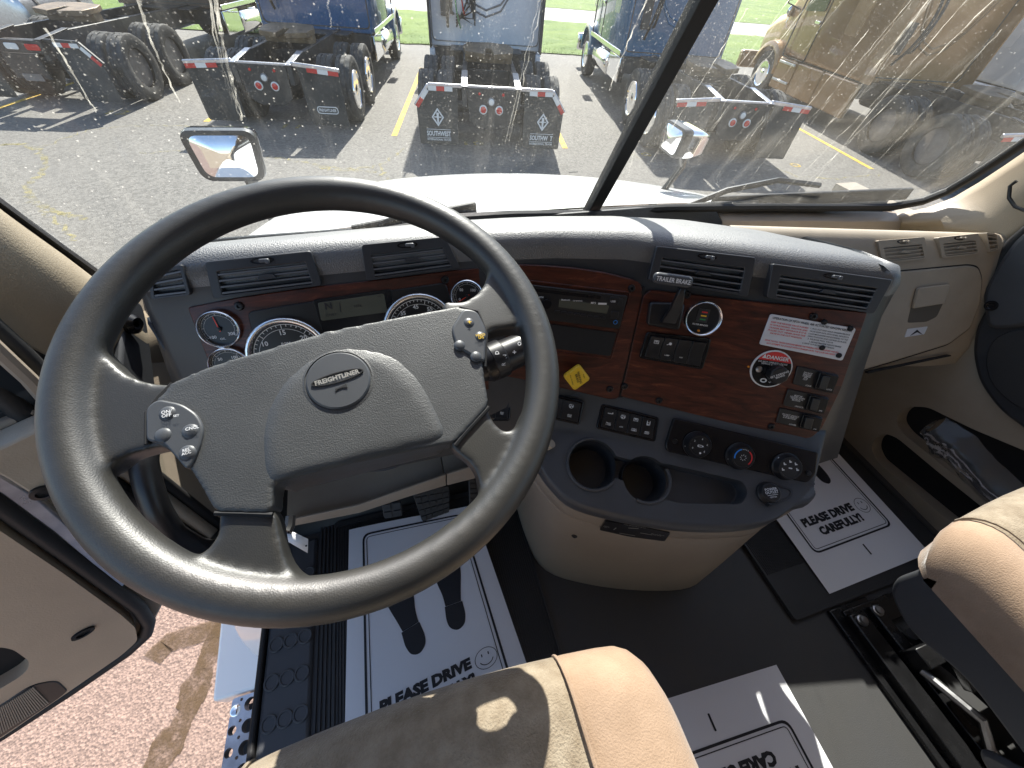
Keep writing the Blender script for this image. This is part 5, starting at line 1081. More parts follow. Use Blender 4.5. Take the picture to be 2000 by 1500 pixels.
b = B(); b.prism(Gp, rnd(hw_, .006, 4), .004, .0052); b.build('recess_shade_patch', 'cup', gl_)  # flat raised patch; its dark colour stands in for a shaded hollow
b = B(); b.prism(Gp, rnd(Gp.uvs([(1784, 562), (1846, 554), (1835, 592), (1774, 602)]), .005, 4), .005, .012); b.build('glovebox_handle', 'beige', gl_, bevel=.002)
b = B(); b.prism(Gp, rnd(Gp.uvs([(1768, 642), (1807, 637), (1800, 652), (1762, 658)]), .002, 3), .0045, .006); dk = b.build('logo_sticker', 'plac', gl_); b = B(); 
b.prism(Gp, [Gp.uv(*q) for q in ((1772, 655), (1786, 643), (1797, 653), (1786, 648))], .006, .0065); b.build('sticker_mark', 'ink', dk)
pprism('fascia_seam', Gp.off(.0), [(1690, 725), (1850, 692), (1851, 694), (1690, 728)], -.001, .008, 'matte', .0005, 0)
VG = Gp.off(.002)
vent(VG, [(1712, 470), (1803, 463), (1812, 505), (1722, 515)], 'beige', 4, True, 'face', 'beige', .003, top=.32)
vent(VG, [(1830, 464), (1908, 456), (1914, 496), (1838, 504)], 'beige', 4, True, 'face', 'beige', .003, top=.32)
vent(VG, [(1924, 454), (1944, 457), (1949, 488), (1930, 494)], 'beige', 4, False, 'matte', 'beige', .003, top=.12)
# lower console: grey tray with cup holders over a beige body
TRp = Plane(HVp.p(0, -.088), -26, 68)
def tr(px, py, d=0): return TRp.off(d).at(px, py)
W = [V3((.10, .455, .523)), V3((.21, .42, .522)), V3((.344, .372, .521)), V3((.45, .32, .517)), V3((.56, .268, .513)), V3((.657, .221, .508)), V3((.695, .218, .503)), V3((.715, .28, .50)), V3((.715, .40, .50))]
H = [tr(1040, 845), tr(1100, 838), tr(1165, 848), tr(1290, 880), tr(1420, 912), tr(1560, 945), tr(1592, 930), V3((.712, .27, .455)), V3((.714, .40, .455))]
LP = [tr(1052, 900), tr(1078, 935), tr(1130, 978), tr(1260, 1010), tr(1390, 1023), tr(1500, 1015), tr(1552, 985), tr(1588, 935, .0), V3((.690, .40, .43))]
def resample(P, k=4):
    out = []; n = len(P)
    for i in range(n - 1):
        p0, p1, p2, p3 = P[max(i - 1, 0)], P[i], P[i + 1], P[min(i + 2, n - 1)]
        for j in range(k):
            t = j / k; out.append(.5 * (2 * p1 + (p2 - p0) * t + (2 * p0 - 5 * p1 + 4 * p2 - p3) * t * t + (3 * p1 - p0 - 3 * p2 + p3) * t ** 3))
    return out + [P[-1]]
W, H, LP = resample(W), resample(H), resample(LP)
rows = []
for a, h, l in zip(W, H, LP):
    out = (l - h); out.z = 0; out = out.normalized() if out.length > .01 else V3((0, -1, 0))
    rows.append([a + V3((0, .06, .0)), a, a.lerp(h, .5), h, h.lerp(l, .5), l - out * .004 + V3((0, 0, .002)), l + out * .003, l + out * .008 + V3((0, 0, -.009)), l + out * .007 + V3((0, 0, -.024)), l + out * .002 + V3((0, 0, -.036)), l - out * .012 + V3((0, 0, -.042)), l - out * .03 + V3((0, .04, -.10)), a + V3((0, .10, -.16))])
b = B(); b.loft(rows, closed=True, cap=True); con = b.build('console_tray', 'console', dash, angle=50)
fuse(con, .0026, 4)
c1, c2, c3 = B(), B(), B()
def cuphole(bb, px, py, r, dpt_, top=.03):
    u, v = TRp.uv(px, py); bb.lathe(TRp.moved(u, v), [(r * .86, -dpt_), (r * .93, -dpt_ + .01), (r, .0), (r * 1.0, top)], seg=36)
cuphole(c1, 1158, 906, .0455, .08); cuphole(c2, 1262, 935, .041, .07)
c3.prism(TRp, rnd(TRp.uvs([(1225, 900), (1300, 905), (1452, 940), (1462, 962), (1450, 985), (1330, 984), (1250, 960)]), .012, 6), -.035, .02)
c4 = B(); c4.prism(TRp, rnd(TRp.uvs([(1170, 882), (1260, 905), (1260, 955), (1180, 925)]), .006, 4), -.03, .02)
call = B()
for c_ in (c1, c2, c3, c4): call.add(c_.v, c_.f)
tq = link('cutter', call.mesh('cutter', False), None); fuse(tq, .0018, 3)
cc = B(); cc.add([v.co for v in tq.data.vertices], [tuple(p.vertices) for p in tq.data.polygons]); bpy.data.objects.remove(tq); con = cut(con, cc)
for px, py, r in ((1158, 906, .0455), (1262, 935, .041)):
    u, v = TRp.uv(px, py); b = B()
    b.lathe(TRp.moved(u, v), [(1e-6, -.068), (r * .86, -.068), (r * .95, -.014), (r * .97, -.012), (r * .9, -.072), (1e-6, -.072)], seg=32); b.build('cup_liner', 'face', dash); b = B()
    a0, a1 = (95, 330) if px < 1200 else (250, 400)
    P = [TRp.p(u + r * 1.02 * math.cos(R(a)), v + r * 1.02 * math.sin(R(a)), .0015) for a in range(a0, a1, 8)]; b.tube(P, .0028, 8); b.build('cup_rim', 'console', dash)
hp = pprism('climate_panel', HV, [(1313, 815), (1592, 880), (1586, 925), (1570, 941), (1300, 880), (1296, 868)], -.004, .009, 'gloss', .006, .002)
def knob(px, py, st):
    p = HV.moved(*HV.uv(px, py), .009); b = B(); b.lathe(p, [(.0245, 0), (.0245, .003), (.0225, .005), (.021, .012), (.0195, .0145), (.017, .0145), (.0165, .0135), (1e-6, .0135)], seg=36); k = b.build('climate_knob', 'black', hp)
    b = B(); q = p.off(.0137)
    if st == 'fan':
        for i, s in enumerate('02468'): a = R(205 - i * 62 - (0)); tx(b, s, q, .0128 * math.cos(a), .0128 * math.sin(a), h=.0032, d=.0004)
        b.ring(q, rnd(rect(0, 0, .008, .004), .002, 4), rnd(rect(.002, 0, .009, .0022), .001, 4), 0, .0004)
        b.prism(q, circ(.003, -.0125, .0018, 10), 0, .0004); b.prism(p.off(.005), circ(-.0205, -.006, .0016, 10), 0, .001)
        b.build('knob_print', 'inkw', k, smooth=False)
    elif st == 'temp':
        def arc(a0, a1, r0, r1): n = 16; return [(r1 * math.cos(R(lerp(a0, a1, i / n))), r1 * math.sin(R(lerp(a0, a1, i / n)))) for i in range(n + 1)] + [(r0 * math.cos(R(lerp(a1, a0, i / n))), r0 * math.sin(R(lerp(a1, a0, i / n)))) for i in range(n + 1)]
        bb = B(); bb.prism(q, arc(195, 110, .0135, .0155), 0, .0005); bb.build('cold_arc', 'inkb', k, smooth=False)
        bb = B(); bb.prism(q, arc(55, -45, .0135, .0155), 0, .0005); bb.build('hot_arc', 'inkr', k, smooth=False)
        for i in range(8): b.prism(q.rot(45 * i), rect(.0045, 0, .0022, .0007), 0, .0004)
        for i in range(4): b.prism(q, circ(.0145 * math.cos(R(102 - i * 12)), .0145 * math.sin(R(102 - i * 12)), .0007, 8), 0, .0005)
        b.prism(p.off(.005), circ(-.0195, -.008, .0016, 10), 0, .001); b.build('knob_print', 'inkw', k, smooth=False)
    else:
        for i in range(5):
            a = R(200 - i * 50); c = q.moved(.0120 * math.cos(a), .0120 * math.sin(a)).rot(20)
            b.prism(c, circ(-.0012, .0018, .0009, 8), 0, .0004); b.prism(c, [(-.002, -.002), (.002, -.002), (.002, -.001), (-.001, .001), (-.002, .001)], 0, .0004)
        b.prism(q, rnd(rect(0, 0, .006, .0022), .001, 3), 0, .0005); b.prism(p.off(.005), circ(-.017, .013, .0018, 10), 0, .001); b.build('knob_print', 'inkw', k, smooth=False)
knob(1357, 866, 'fan'); knob(1439, 888, 'temp'); knob(1528, 908, 'mode')
b = B(); p = HV.moved(*HV.uv(1315, 860), .009); b.lathe(p, [(.005, 0), (.004, .003), (1e-6, .003)], seg=12); b.build('panel_fastener', 'screw', hp); b = B(); p = HV.moved(*HV.uv(1572, 921), .009); b.lathe(p, [(.005, 0), (.004, .003), (1e-6, .003)], seg=12); b.build('panel_fastener', 'screw', hp)
# power outlet
p = TRp.moved(*TRp.uv(1498, 963)); b = B(); b.ring(TRp, rnd(TRp.uvs([(1472, 962), (1482, 944), (1505, 941), (1548, 955), (1545, 972), (1520, 985), (1490, 985)]), .012, 5), rnd(TRp.uvs([(1476, 962), (1485, 948), (1505, 945), (1544, 957), (1541, 970), (1518, 981), (1492, 981)]), .011, 5), -.002, .002); b.build('outlet_recess', 'face', dash)
b = B(); b.lathe(p, [(.0195, 0), (.0195, .004), (.0175, .006), (.0165, .012), (.0150, .0135), (1e-6, .0135)], seg=32); b.box(p.p(.001, -.018, .006), (.012, .006, .008)); ol = b.build('power_outlet', 'black', dash, bevel=.0006)
b = B(); q = p.rot(18); tx(b, 'POWER\nOUTLET', q, 0, .003, h=.0042, lines=2.3, d=.0141); tx(b, '12V/15A', q, 0, -.0075, h=.0025, d=.0141); b.prism(q, rect(0, -.0042, .018, .0006), .0135, .0141); b.build('lettering', 'inkw', ol, smooth=False)
# beige console body
FLO = [V3((.20, .46, .0)), V3((.20, .33, .0)), V3((.225, .245, .0)), V3((.32, .185, .0)), V3((.45, .135, .0)), V3((.57, .11, .0)), V3((.635, .14, .0)), V3((.67, .25, .0)), V3((.68, .42, .0))]
FLO = resample(FLO)
rows = []
for l, h, f in zip(LP, H, FLO):
    out = (l - h); out.z = 0; out = out.normalized() if out.length > .01 else V3((0, -1, 0))
    t0 = l - out * .003 + V3((0, 0, -.036)); row = [t0 + V3((0, .05, .0)), t0, t0 + out * .001 + V3((0, 0, -.02))]
    g0 = t0 + V3((0, 0, -.040)); row += [g0 + out * .001, g0 - out * .001 + V3((0, 0, -.0015)), g0 - out * .006 + V3((0, 0, -.004)), g0 - out * .001 + V3((0, 0, -.007)), g0 + V3((0, 0, -.010))]
    for k in range(1, 13):
        t = k / 12; q = g0.lerp(f, t ** .75 if False else t); q = q - out * (-.012 * math.sin(math.pi * t)); row.append(q)
    rows.append(row)
b = B(); b.loft(rows); cb = b.build('console_body', 'beige2', dash, angle=50)
def onmesh(px, py): # point on the console body by ray
    r = ray(px, py).normalized(); from mathutils.bvhtree import BVHTree
    me = cb.data; t = BVHTree.FromPolygons([v.co for v in me.vertices], [tuple(p.vertices) for p in me.polygons]); return t.ray_cast(CAM, r)
hit = onmesh(1240, 1037)
if hit[0]:
    n_ = hit[1] if hit[1].dot(ray(1240, 1037)) < 0 else -hit[1]; a, c = onmesh(1175, 1024)[0] or hit[0], onmesh(1305, 1047)[0] or hit[0]
    pl = Plane(hit[0], n=n_, u=(c - a) - n_ * (c - a).dot(n_)); b = B(); b.prism(pl, rnd(pl.uvs([(1182, 1017), (1240, 1025), (1309, 1040), (1298, 1056), (1230, 1047), (1171, 1034)]), .004, 4), -.004, .0015); lb = b.build('warning_label', 'black', dash)
    b = B(); tx(b, 'Engine\nCooling\nFan', pl, *pl.uv(1184, 1027), h=.0026, lines=3.4, d=.002); pl.rot(70); b.prism(pl.moved(*pl.uv(1201, 1031)).rot(80), rect(0, 0, .010, .0016), .0015, .002); b.prism(pl.moved(*pl.uv(1237, 1030)).rot(15), rect(0, 0, .018, .0016), .0015, .002)
    tx(b, 'PARK BRAKE MUST BE SET', pl, *pl.uv(1240, 1026), width=.04, d=.002); tx(b, 'Manual Mode\nFull Shift', pl, *pl.uv(1284, 1043), h=.003, lines=2.3, d=.002); b.prism(pl, rect(*pl.uv(1262, 1041), .022, .0012), .0015, .002); b.prism(pl, rect(*pl.uv(1225, 1042), .03, .0008), .0015, .002); b.build('lettering', 'silver', lb, smooth=False)
for px, py in ((1122, 1047), (1446, 1078)):
    hit = onmesh(px, py)
    if hit[0]:
        n_ = hit[1] if hit[1].dot(ray(px, py)) < 0 else -hit[1]; b = B(); b.lathe(Plane(hit[0], n=n_, u=n_.orthogonal()), [(.006, -.002), (.006, .001), (.004, .0022), (.002, .0008), (1e-6, .0008)], seg=12); b.build('console_screw', 'screw', dash)
b = B(); b.tube([tr(1068, 872, .0), tr(1078, 866, .012)], .008, 12); b.build('pull_knob', 'beige', dash)
# knee bolster below the wheel
b = B(); kb_ = [(700, 985), (760, 960), (870, 930), (912, 905), (935, 905), (935, 930), (870, 945), (700, 1000)]
def kp(px, py, y): return ony(px, py, y)
b.loft([[kp(560, 1015, .44), kp(700, 985, .43), kp(800, 950, .42), kp(871, 925, .41)], [kp(560, 1028, .437), kp(700, 1000, .427), kp(800, 967, .417), kp(871, 946, .407)], [kp(560, 1028, .437) + V3((0, .15, .02)), kp(700, 1000, .427) + V3((0, .15, .02)), kp(800, 967, .417) + V3((0, .15, .02)), kp(871, 946, .407) + V3((0, .15, .02))]]); b.loft([[kp(873, 925, .405), kp(935, 905, .40), kp(1010, 880, .39)], [kp(873, 946, .402), kp(935, 930, .397), kp(1010, 905, .39)], [kp(873, 946, .402) + V3((0, .15, .02)), kp(935, 930, .397) + V3((0, .15, .02)), kp(1010, 905, .39) + V3((0, .15, .02))]]); b.build('knee_bolster', 'beige2', dash, solid=.006, bevel=.002)
b = B(); b.loft([[V3((-.33, .50, .62)), V3((.25, .49, .56))], [V3((-.33, .46, .50)), V3((.25, .455, .50))], [V3((-.30, .44, .40)), V3((.2, .43, .42))], [V3((-.30, .50, .36)), V3((.2, .50, .38))]]); b.build('lower_cover', 'face', dash, solid=.006)
b = B(); b.loft([[V3((-.34, .53, .69)), V3((-.335, .515, .69))], [V3((-.345, .47, .42)), V3((-.33, .45, .42))]]); b.build('side_cheek', 'face', dash, solid=.006)

b = B(); b.box((.675, .57, .40), (.15, .30, .20)); b.build('sun_leak_block', 'face', dash, bevel=.01)  # unseen box added to block sun leaking in under the dash

# ------------------------------------------------------------------ steering wheel
th, ph = .3887, .088
WN = V3((math.sin(th) * math.sin(ph), -math.sin(th) * math.cos(ph), math.cos(th))); WU = V3((.99935, 0, -.03597))
WC = V3((-.0769, .3028, .7719)); Wp = Plane(WC, n=WN, u=WU)
root = empty('steering_wheel', WC, 'large four spoke dark steering wheel with a grey airbag pad in the middle', 'steering wheel')
b = B(); b.tube([Wp.p(.2105 * math.cos(R(a)), .2105 * math.sin(R(a))) for a in range(0, 360, 4)], .0186, 18, closed=True)
def spoke(pts, d0, d1, dr=0): b.prism(Wp, rnd(Wp.uvs(pts), .012, 5), d0, d1)
spoke([(112, 690), (190, 672), (215, 700), (250, 735), (300, 752), (360, 752), (400, 800), (380, 900), (320, 872), (285, 880), (235, 895), (210, 925), (105, 920)], -.022, .004)
spoke([(425, 990), (540, 990), (550, 1050), (562, 1100), (590, 1130), (650, 1142), (640, 1200), (450, 1190), (350, 1110), (392, 1084), (420, 1060), (430, 1030)], -.020, .004)
spoke([(860, 590), (912, 592), (942, 565), (955, 530), (957, 490), (1040, 560), (1060, 655), (1012, 640), (985, 642), (950, 650), (930, 700), (880, 700)], -.022, .004)
spoke([(870, 868), (900, 820), (952, 790), (960, 822), (985, 846), (1006, 838), (1026, 790), (1075, 830), (1010, 965), (935, 1020), (938, 960), (928, 915)], -.020, .004)
o = b.build('rim', 'wheel', root); fuse(o, .0026, 18)
b = B()
pad = [(345, 752), (420, 720), (496, 697), (640, 654), (784, 625), (892, 605), (928, 612), (946, 656), (942, 721), (953, 795), (908, 846), (888, 866), (700, 905), (540, 945), (537, 1003), (427, 1000), (400, 950), (383, 922), (330, 875), (299, 868), (299, 805)]
b.prism(Wp, rnd(Wp.uvs(pad), .005, 4), -.022, .008)
o = b.build('hub_trim', 'pad', root); hub_o = fuse(o, .0022, 7); b = B()
dome_ = [(530, 960), (512, 900), (518, 820), (545, 760), (600, 706), (680, 680), (765, 690), (825, 740), (860, 810), (880, 862), (700, 905), (540, 945)]
b.prism(Wp, rnd(Wp.uvs(dome_), .02, 6), -.066, .0087)
inner_ = [(540, 945), (530, 860), (560, 770), (612, 722), (680, 700), (752, 708), (800, 750), (845, 820), (868, 855), (700, 895)]
b.prism(Wp, rnd(Wp.uvs(inner_), .03, 6), -.02, .0106)
o = b.build('airbag_pad', 'pad', root); pad_o = fuse(o, .0024, 34)
from mathutils.bvhtree import BVHTree
PT = BVHTree.FromPolygons([v.co for v in pad_o.data.vertices], [tuple(p.vertices) for p in pad_o.data.polygons])
def padh(px, py):
    h = PT.ray_cast(CAM, ray(px, py).normalized())
    return (h[0] - WC).dot(WN) if h[0] else .008
# seam lines where the spokes meet the pad
for pts in ([(345, 753), (318, 780), (298, 806)], [(426, 1003), (480, 1004), (537, 1006)], [(888, 872), (908, 848), (954, 798)], [(296, 808), (296, 870)], [(896, 606), (932, 614), (948, 656), (945, 720)]):
    b = B(); q = [Wp.p(*Wp.uv(*p), .0052) for p in pts]; P = []
    for a, c in zip(q, q[1:]): P += [a.lerp(c, k / 5) for k in range(5)]
    b.tube(P + [q[-1]], .0022, 6); b.build('pad_seam', 'matte', root)
he = padh(662, 742); E0 = Wp.off(he); u, v = E0.uv(662, 743); Ep = E0.moved(u, v, -.002).rot(10)
b = B(); b.lathe(Ep, [(.0315, -.004), (.0315, .0022), (.0298, .0026), (.0293, -.001)], seg=40); em = b.build('emblem_ring', 'pad', root)
b = B(); b.lathe(Ep, [(.0285, -.004), (.0285, .0028), (.027, .0042), (1e-6, .0046)], seg=40); em = b.build('emblem_disc', 'pod', root)
b = B(); Ev = Ep.off(.0046); b.ring(Ev, circ(0, .002, .0235, 36, .0052), circ(0, .002, .0222, 36, .0042), -.001, .001); b.build('emblem_oval', 'matte', em)
b = B(); tx(b, 'FREIGHTLINER', Ev, 0, .002, h=.0048, width=.040, d=.0012, bold=.03); b.build('lettering', 'silver', em, smooth=False)
b = B(); b.prism(Ev, [(-.005, -.0085), (-.0035, -.0085), (.0015, -.0075), (.0055, -.0065), (.0055, -.0105), (.0015, -.0092), (-.0035, -.0097), (-.005, -.0115)], -.001, .0008); b.build('horn_symbol', 'matte', em)
def pod(pts, ph_, name, m='pod'):
    b = B(); q = rnd(Wp.uvs(pts), .006, 5); b.prism(Wp, q, -.004, ph_); return b.build(name, m, root, bevel=.0025, seg=3)
hl = .0105
pl_ = pod([(300, 803), (322, 786), (368, 795), (398, 815), (411, 842), (402, 880), (380, 924), (332, 868), (301, 868)], hl, 'button_pod')
pr_ = pod([(880, 650), (904, 611), (930, 616), (948, 652), (945, 716), (920, 702), (890, 684)], hl, 'button_pod')
WL_ = Wp.off(hl)
def dome(px, py, r, m, parent): b = B(); b.dome(WL_.at(px, py) - WN * .001, WN, r, .0028); return b.build('button', m, parent)
for px, py in ((327, 807), (371, 842), (318, 850), (366, 884)): dome(px, py, .0068, 'pod', pl_)
for px, py in ((916, 630), (938, 657), (898, 674), (930, 696)): dome(px, py, .0062, 'pod', pr_)
b = B(); WT2 = WL_.off(.0022); tx(b, 'ON/\nOFF', WT2, *WT2.uv(326, 808), h=.0027, lines=2.3, ang=3); tx(b, 'CNCL', WT2, *WT2.uv(376, 836), h=.0027, ang=6); tx(b, 'SET', WT2, *WT2.uv(345, 812), h=.002); tx(b, 'RES\nACC', WT2, *WT2.uv(364, 882), h=.0022, lines=2.3, ang=10); b.build('button_print', 'inkw', pl_, smooth=False)
b = B(); tx(b, 'HEAD\nLPS', WT2, *WT2.uv(939, 657), h=.0026, lines=2.3); WT3 = WT2; tx(b, '+', WT3, *WT3.uv(917, 629), h=.004); b.build('button_print', 'yellow', pr_, smooth=False)
b = B(); WX = Wp.off(.0169)
# column, stalk
root = empty('steering_column', (-.07, .42, .6), 'dark steering column shroud behind the airbag pad', 'column')
ax = -WN; c0 = WC - WN * .03; b = B(); 
rows = []
for t, r in ((0, .055), (.05, .062), (.10, .066), (.20, .07), (.34, .075)): pl = Plane(c0 + ax * t, n=WN, u=WU); rows.append([pl.p(r * math.cos(R(a)), r * .8 * math.sin(R(a))) for a in range(0, 360, 15)])
b.loft(rows, closed=True, cap=True); b.build('shroud', 'face', root)
root = empty('shift_stalk', dep(985, 690, .6), 'black rotary shift stalk with white letters right of the airbag pad', 'stalk')
s0, s1, s2 = dep(900, 735, .56), dep(950, 712, .57), dep(1022, 680, .585)
b = B(); b.tube([s0, s1], [.017, .024], 16); b.build('stalk_arm', 'black', root)
d_ = (s2 - s1).normalized(); b = B(); b.tube([s1 - d_ * .006, s1, s1 + (s2 - s1) * .45, s1 + (s2 - s1) * .47, s2, s2 + d_ * .006], [.024, .028, .0275, .0255, .0245, .019], 24); b.build('selector', 'black', root)
b = B(); b.tube([s1 + (s2 - s1) * .12, s1 + (s2 - s1) * .44], [.029, .0285], 24); b.build('selector_ring', 'black', root, bevel=.001)
vn = (CAM - s1); vn = (vn - vn.dot(d_) * d_).normalized(); LPn = Plane((s1 + s2) / 2 + vn * .0290, n=vn, u=d_); b = B()
for st, u, v in (('D', -.016, .009), ('N', -.008, .0), ('R', -.014, -.009), ('O', .020, .008), ('+', .008, .0)): tx(b, st, Plane(LPn.p(u, v, -.0015 if st not in 'O+' else -.0025), n=vn + LPn.v * (v * 30), u=d_).rot(70), 0, 0, h=.0055, d=.0009)
b.build('lettering', 'inkw', root, smooth=False)
# paper tag hanging from the column
root = empty('key_tag', dep(580, 1050, .46), 'blank white paper tag hanging from the key under the wheel', 'tag')
p0, p1, p2, p3 = dep(560, 1033, .46), dep(602, 1053, .47), dep(601, 1080, .47), dep(556, 1054, .46)
b = B(); b.loft([[p0, p1], [p3, p2]]); b.build('tag_card', 'paper', root, solid=.001)
b = B(); b.tube([dep(568, 1008, .47), dep(566, 1028, .465), dep(560, 1040, .459)], .006, 8); b.build('key_fob', 'black', root)
for q in ((563, 1041), (598, 1066)): b = B(); c = dep(*q, .4585 if q[0] < 580 else .4665); b.ell(c, .0012, .0012, .0012, 8, 6); b.build('punch_hole', 'ink', root)

# ------------------------------------------------------------------ pedals
def pedal(pts, y, tilt, label, nx, ny, name, m='rubber'):
    c = ony(sum(p[0] for p in pts) / 4, sum(p[1] for p in pts) / 4, y); pl = Plane(c, 0, tilt); root = empty(name, c, label, 'pedal', 'foot pedals')
    uv = pl.uvs(pts); b = B(); b.prism(pl, rnd(uv, .008, 4), -.012, 0); b.build('pedal_plate', m, root, bevel=.002)
    b = B()
    for i in range(nx):
        for j in range(ny):
            q = [mp4(uv, (i + s) / nx, (j + t) / ny) for s, t in ((.12, .12), (.88, .12), (.88, .88), (.12, .88))]; b.prism(pl, q, -.001, .003)
    b.build('pad_rib', m, root)
    b = B(); b.tube([pl.p(0, .02, -.012), pl.p(0, .12, -.06), pl.p(.0, .2, -.1)], .012, 8); b.build('pedal_arm', 'metald', root)
pedal([(803, 958), (878, 948), (878, 1000), (825, 1020)], .46, 40, 'wide brake pedal with a waffle grid pad', 5, 5, 'brake_pedal')
pedal([(745, 985), (783, 978), (787, 1008), (750, 1014)], .47, 40, 'small worn pedal left of the brake pedal', 2, 2, 'clutch_pedal', 'face')
pedal([(915, 935), (952, 930), (962, 1010), (918, 1010)], .42, 45, 'tall accelerator pedal beside the console', 3, 8, 'accelerator_pedal')

# ------------------------------------------------------------------ mats and papers on the floor
def rubber_mat(name, P, label, ribs):
    c = sum((V3((p[0], p[1], 0)) for p in P), V3()) / 4; root = empty(name, (c.x, c.y, 0), label, 'floor mat', 'black rubber floor mats')
    b = B(); b.prism(FL, rnd([(p[0], p[1]) for p in P], .01, 4), .001, .010); b.build('mat_base', 'rubber', root, bevel=.004)
    uv = [(p[0], p[1]) for p in P]
    b = B(); iv = [mp4(uv, s, t) for s, t in ((.012, .015), (.988, .015), (.988, .985), (.012, .985))]; b.ring(FL, rnd(uv, .01, 4), rnd(iv, .01, 4), .009, .014); b.build('mat_rim', 'rubber', root)
    for (s0, s1, t0, t1, n) in ribs:
        b = B()
        for k in range(n): s = lerp(s0, s1, (k + .5) / n); w_ = (s1 - s0) / n * .25; q = [mp4(uv, *z) for z in ((s - w_, t0), (s + w_, t0), (s + w_, t1), (s - w_, t1))]; b.prism(FL, q, .009, .0125)
        b.build('mat_ribs', 'rubber', root)
rubber_mat('rubber_mat', [(-.285, .50), (.20, .50), (.20, -.35), (-.285, -.35)], 'ribbed black rubber mat in the driver footwell', [(.015, .13, .02, .98, 9), (.76, .985, .10, .50, 20)])
rubber_mat('rubber_mat', [(.765, .50), (1.33, .50), (1.345, -.025), (.775, -.025)], 'black rubber mat on the passenger floor with a ribbed corner', [(.015, .25, .45, .80, 24)])
def paper(label, C4, texts=True, thanks=True, wav=.004, smile=True):
    TL, TR, BR, BL = [V3(c) for c in C4]
    def at(s, t, d=0):
        p = TL.lerp(TR, s).lerp(BL.lerp(BR, s), t); return p + V3((0, 0, d + wav * (.5 + .5 * math.sin(s * 5 + t * 4)) * (1 if (0 < s < 1) else .4)))
    W_, H_ = (TR - TL).length, (BL - TL).length
    root = empty('paper_mat', (TL + BR) / 2 * 1, label, 'paper mat', 'printed paper floor mats'); root.location.z = 0
    n = 16; b = B(); b.loft([[at(i / n, j / n) for i in range(n + 1)] for j in range(n + 1)]); sh = b.build('sheet', 'paper', root)
    class PP:                                         # a curved print plane in metres from the bottom left corner
        def p(s_, u, v, d=0): return at(u / W_, 1 - v / H_, d + .0006)
    pp = PP(); b = B(); x0, x1, y0, y1 = .105 * W_, .895 * W_, .175 * H_, .965 * H_
    for g_, wd in ((0, .0045), (.0095, .0016)):
        o_ = rnd([(x0 + g_, y0 + g_), (x1 - g_, y0 + g_), (x1 - g_, y1 - g_), (x0 + g_, y1 - g_)], .02 - g_, 5); i_ = rnd([(x0 + g_ + wd, y0 + g_ + wd), (x1 - g_ - wd, y0 + g_ + wd), (x1 - g_ - wd, y1 - g_ - wd), (x0 + g_ + wd, y1 - g_ - wd)], .018 - g_, 5)
        dense = lambda P: [q for k in range(len(P)) for q in [(lerp(P[k][0], P[(k + 1) % len(P)][0], t), lerp(P[k][1], P[(k + 1) % len(P)][1], t)) for t in [j / 6 for j in range(6)]]]
        b.ring(pp, dense(o_), dense(i_), 0, .0003)
    b.build('print_frame', 'ink', root, smooth=False)
    b = B(); b.prism(pp, rect(W_ * .53, y0 - .030, .0042, .028), 0, .0004); b.build('print_mark', 'ink', root, smooth=False)
    b = B(); tx(b, 'PLEASE DRIVE', pp, W_ * .44, y0 + .078, h=.024, width=W_ * .52, d=.0004, bold=.065); tx(b, 'CAREFULLY!', pp, W_ * .49, y0 + .046, h=.024, width=W_ * .43, d=.0004, bold=.065); b.build('lettering', 'ink', root, smooth=False)
    b = B(); cx_, cy_ = W_ * .79, y0 + .072; b.ring(pp, circ(cx_, cy_, .022, 28), circ(cx_, cy_, .0208, 28), 0, .0003)
    for q in (-.007, .006): b.prism(pp, rect(cx_ + q, cy_ + .008, .0022, .006), 0, .0003)
    aa = [R(x) for x in range(200, 341, 10)]; b.ring(pp, [(cx_ + .014 * math.cos(a), cy_ + .014 * math.sin(a)) for a in aa] + [(cx_ + .0142 * math.cos(a), cy_ + .0142 * math.sin(a)) for a in aa[::-1]], [(cx_ + .0125 * math.cos(a), cy_ + .0125 * math.sin(a)) for a in aa] + [(cx_ + .0127 * math.cos(a), cy_ + .0127 * math.sin(a)) for a in aa[::-1]], 0, .0003)
    b.build('smiley', 'ink', root, smooth=False)
    def shoe(cx, cy, mir, ang):
        sole = [(0, .100), (.016, .095), (.026, .078), (.029, .055), (.026, .03), (.019, .005), (.0165, -.022), (-.0145, -.022), (-.018, .0), (-.024, .03), (-.028, .055), (-.024, .08), (-.014, .096)]
        heel = [(.018, -.0225), (.019, -.05), (.015, -.068), (0, -.078), (-.014, -.070), (-.0185, -.05), (-.017, -.0225)]
        ca, sa = math.cos(R(ang)), math.sin(R(ang)); b = B()
        for poly in (rnd(sole, [.02] * 6 + [.001, .001] + [.02] * 5, 5), rnd(heel, [.001, .008, .012, .012, .012, .008, .001], 4)):
            P = [(x * mir, y) for x, y in poly]; b.prism(pp, [(cx + (x * ca - y * sa) * 1.08, cy + (x * sa + y * ca) * 1.12) for x, y in P], 0, .0004)
        b.build('shoe_print', 'ink', root, smooth=False)
    shoe(W_ * .37, y0 + .225, 1, 12); shoe(W_ * .68, y0 + .24, -1, -2)
    b = B(); b.ring(pp, rect(W_ * .45, y1 - .10, W_ * .5, .034), rect(W_ * .45, y1 - .10, W_ * .5 - .001, .033), 0, .0003); tx(b, 'Thank You', pp, W_ * .43, y1 - .10, h=.02, d=.0004, bold=.0); b.build('thanks_print', 'ink', root, smooth=False)
    return root
paper('white paper floor mat with shoe prints under the steering wheel', [onz(682, 1035, .03), onz(922, 987, .045), onz(1066, 1405, .014), (-.264, -.105, .014)])
paper('white paper floor mat on the passenger side with a smiley showing', [(.905, .50, .03), (1.268, .51, .03), onz(1815, 1080, .013), onz(1620, 1160, .013)])
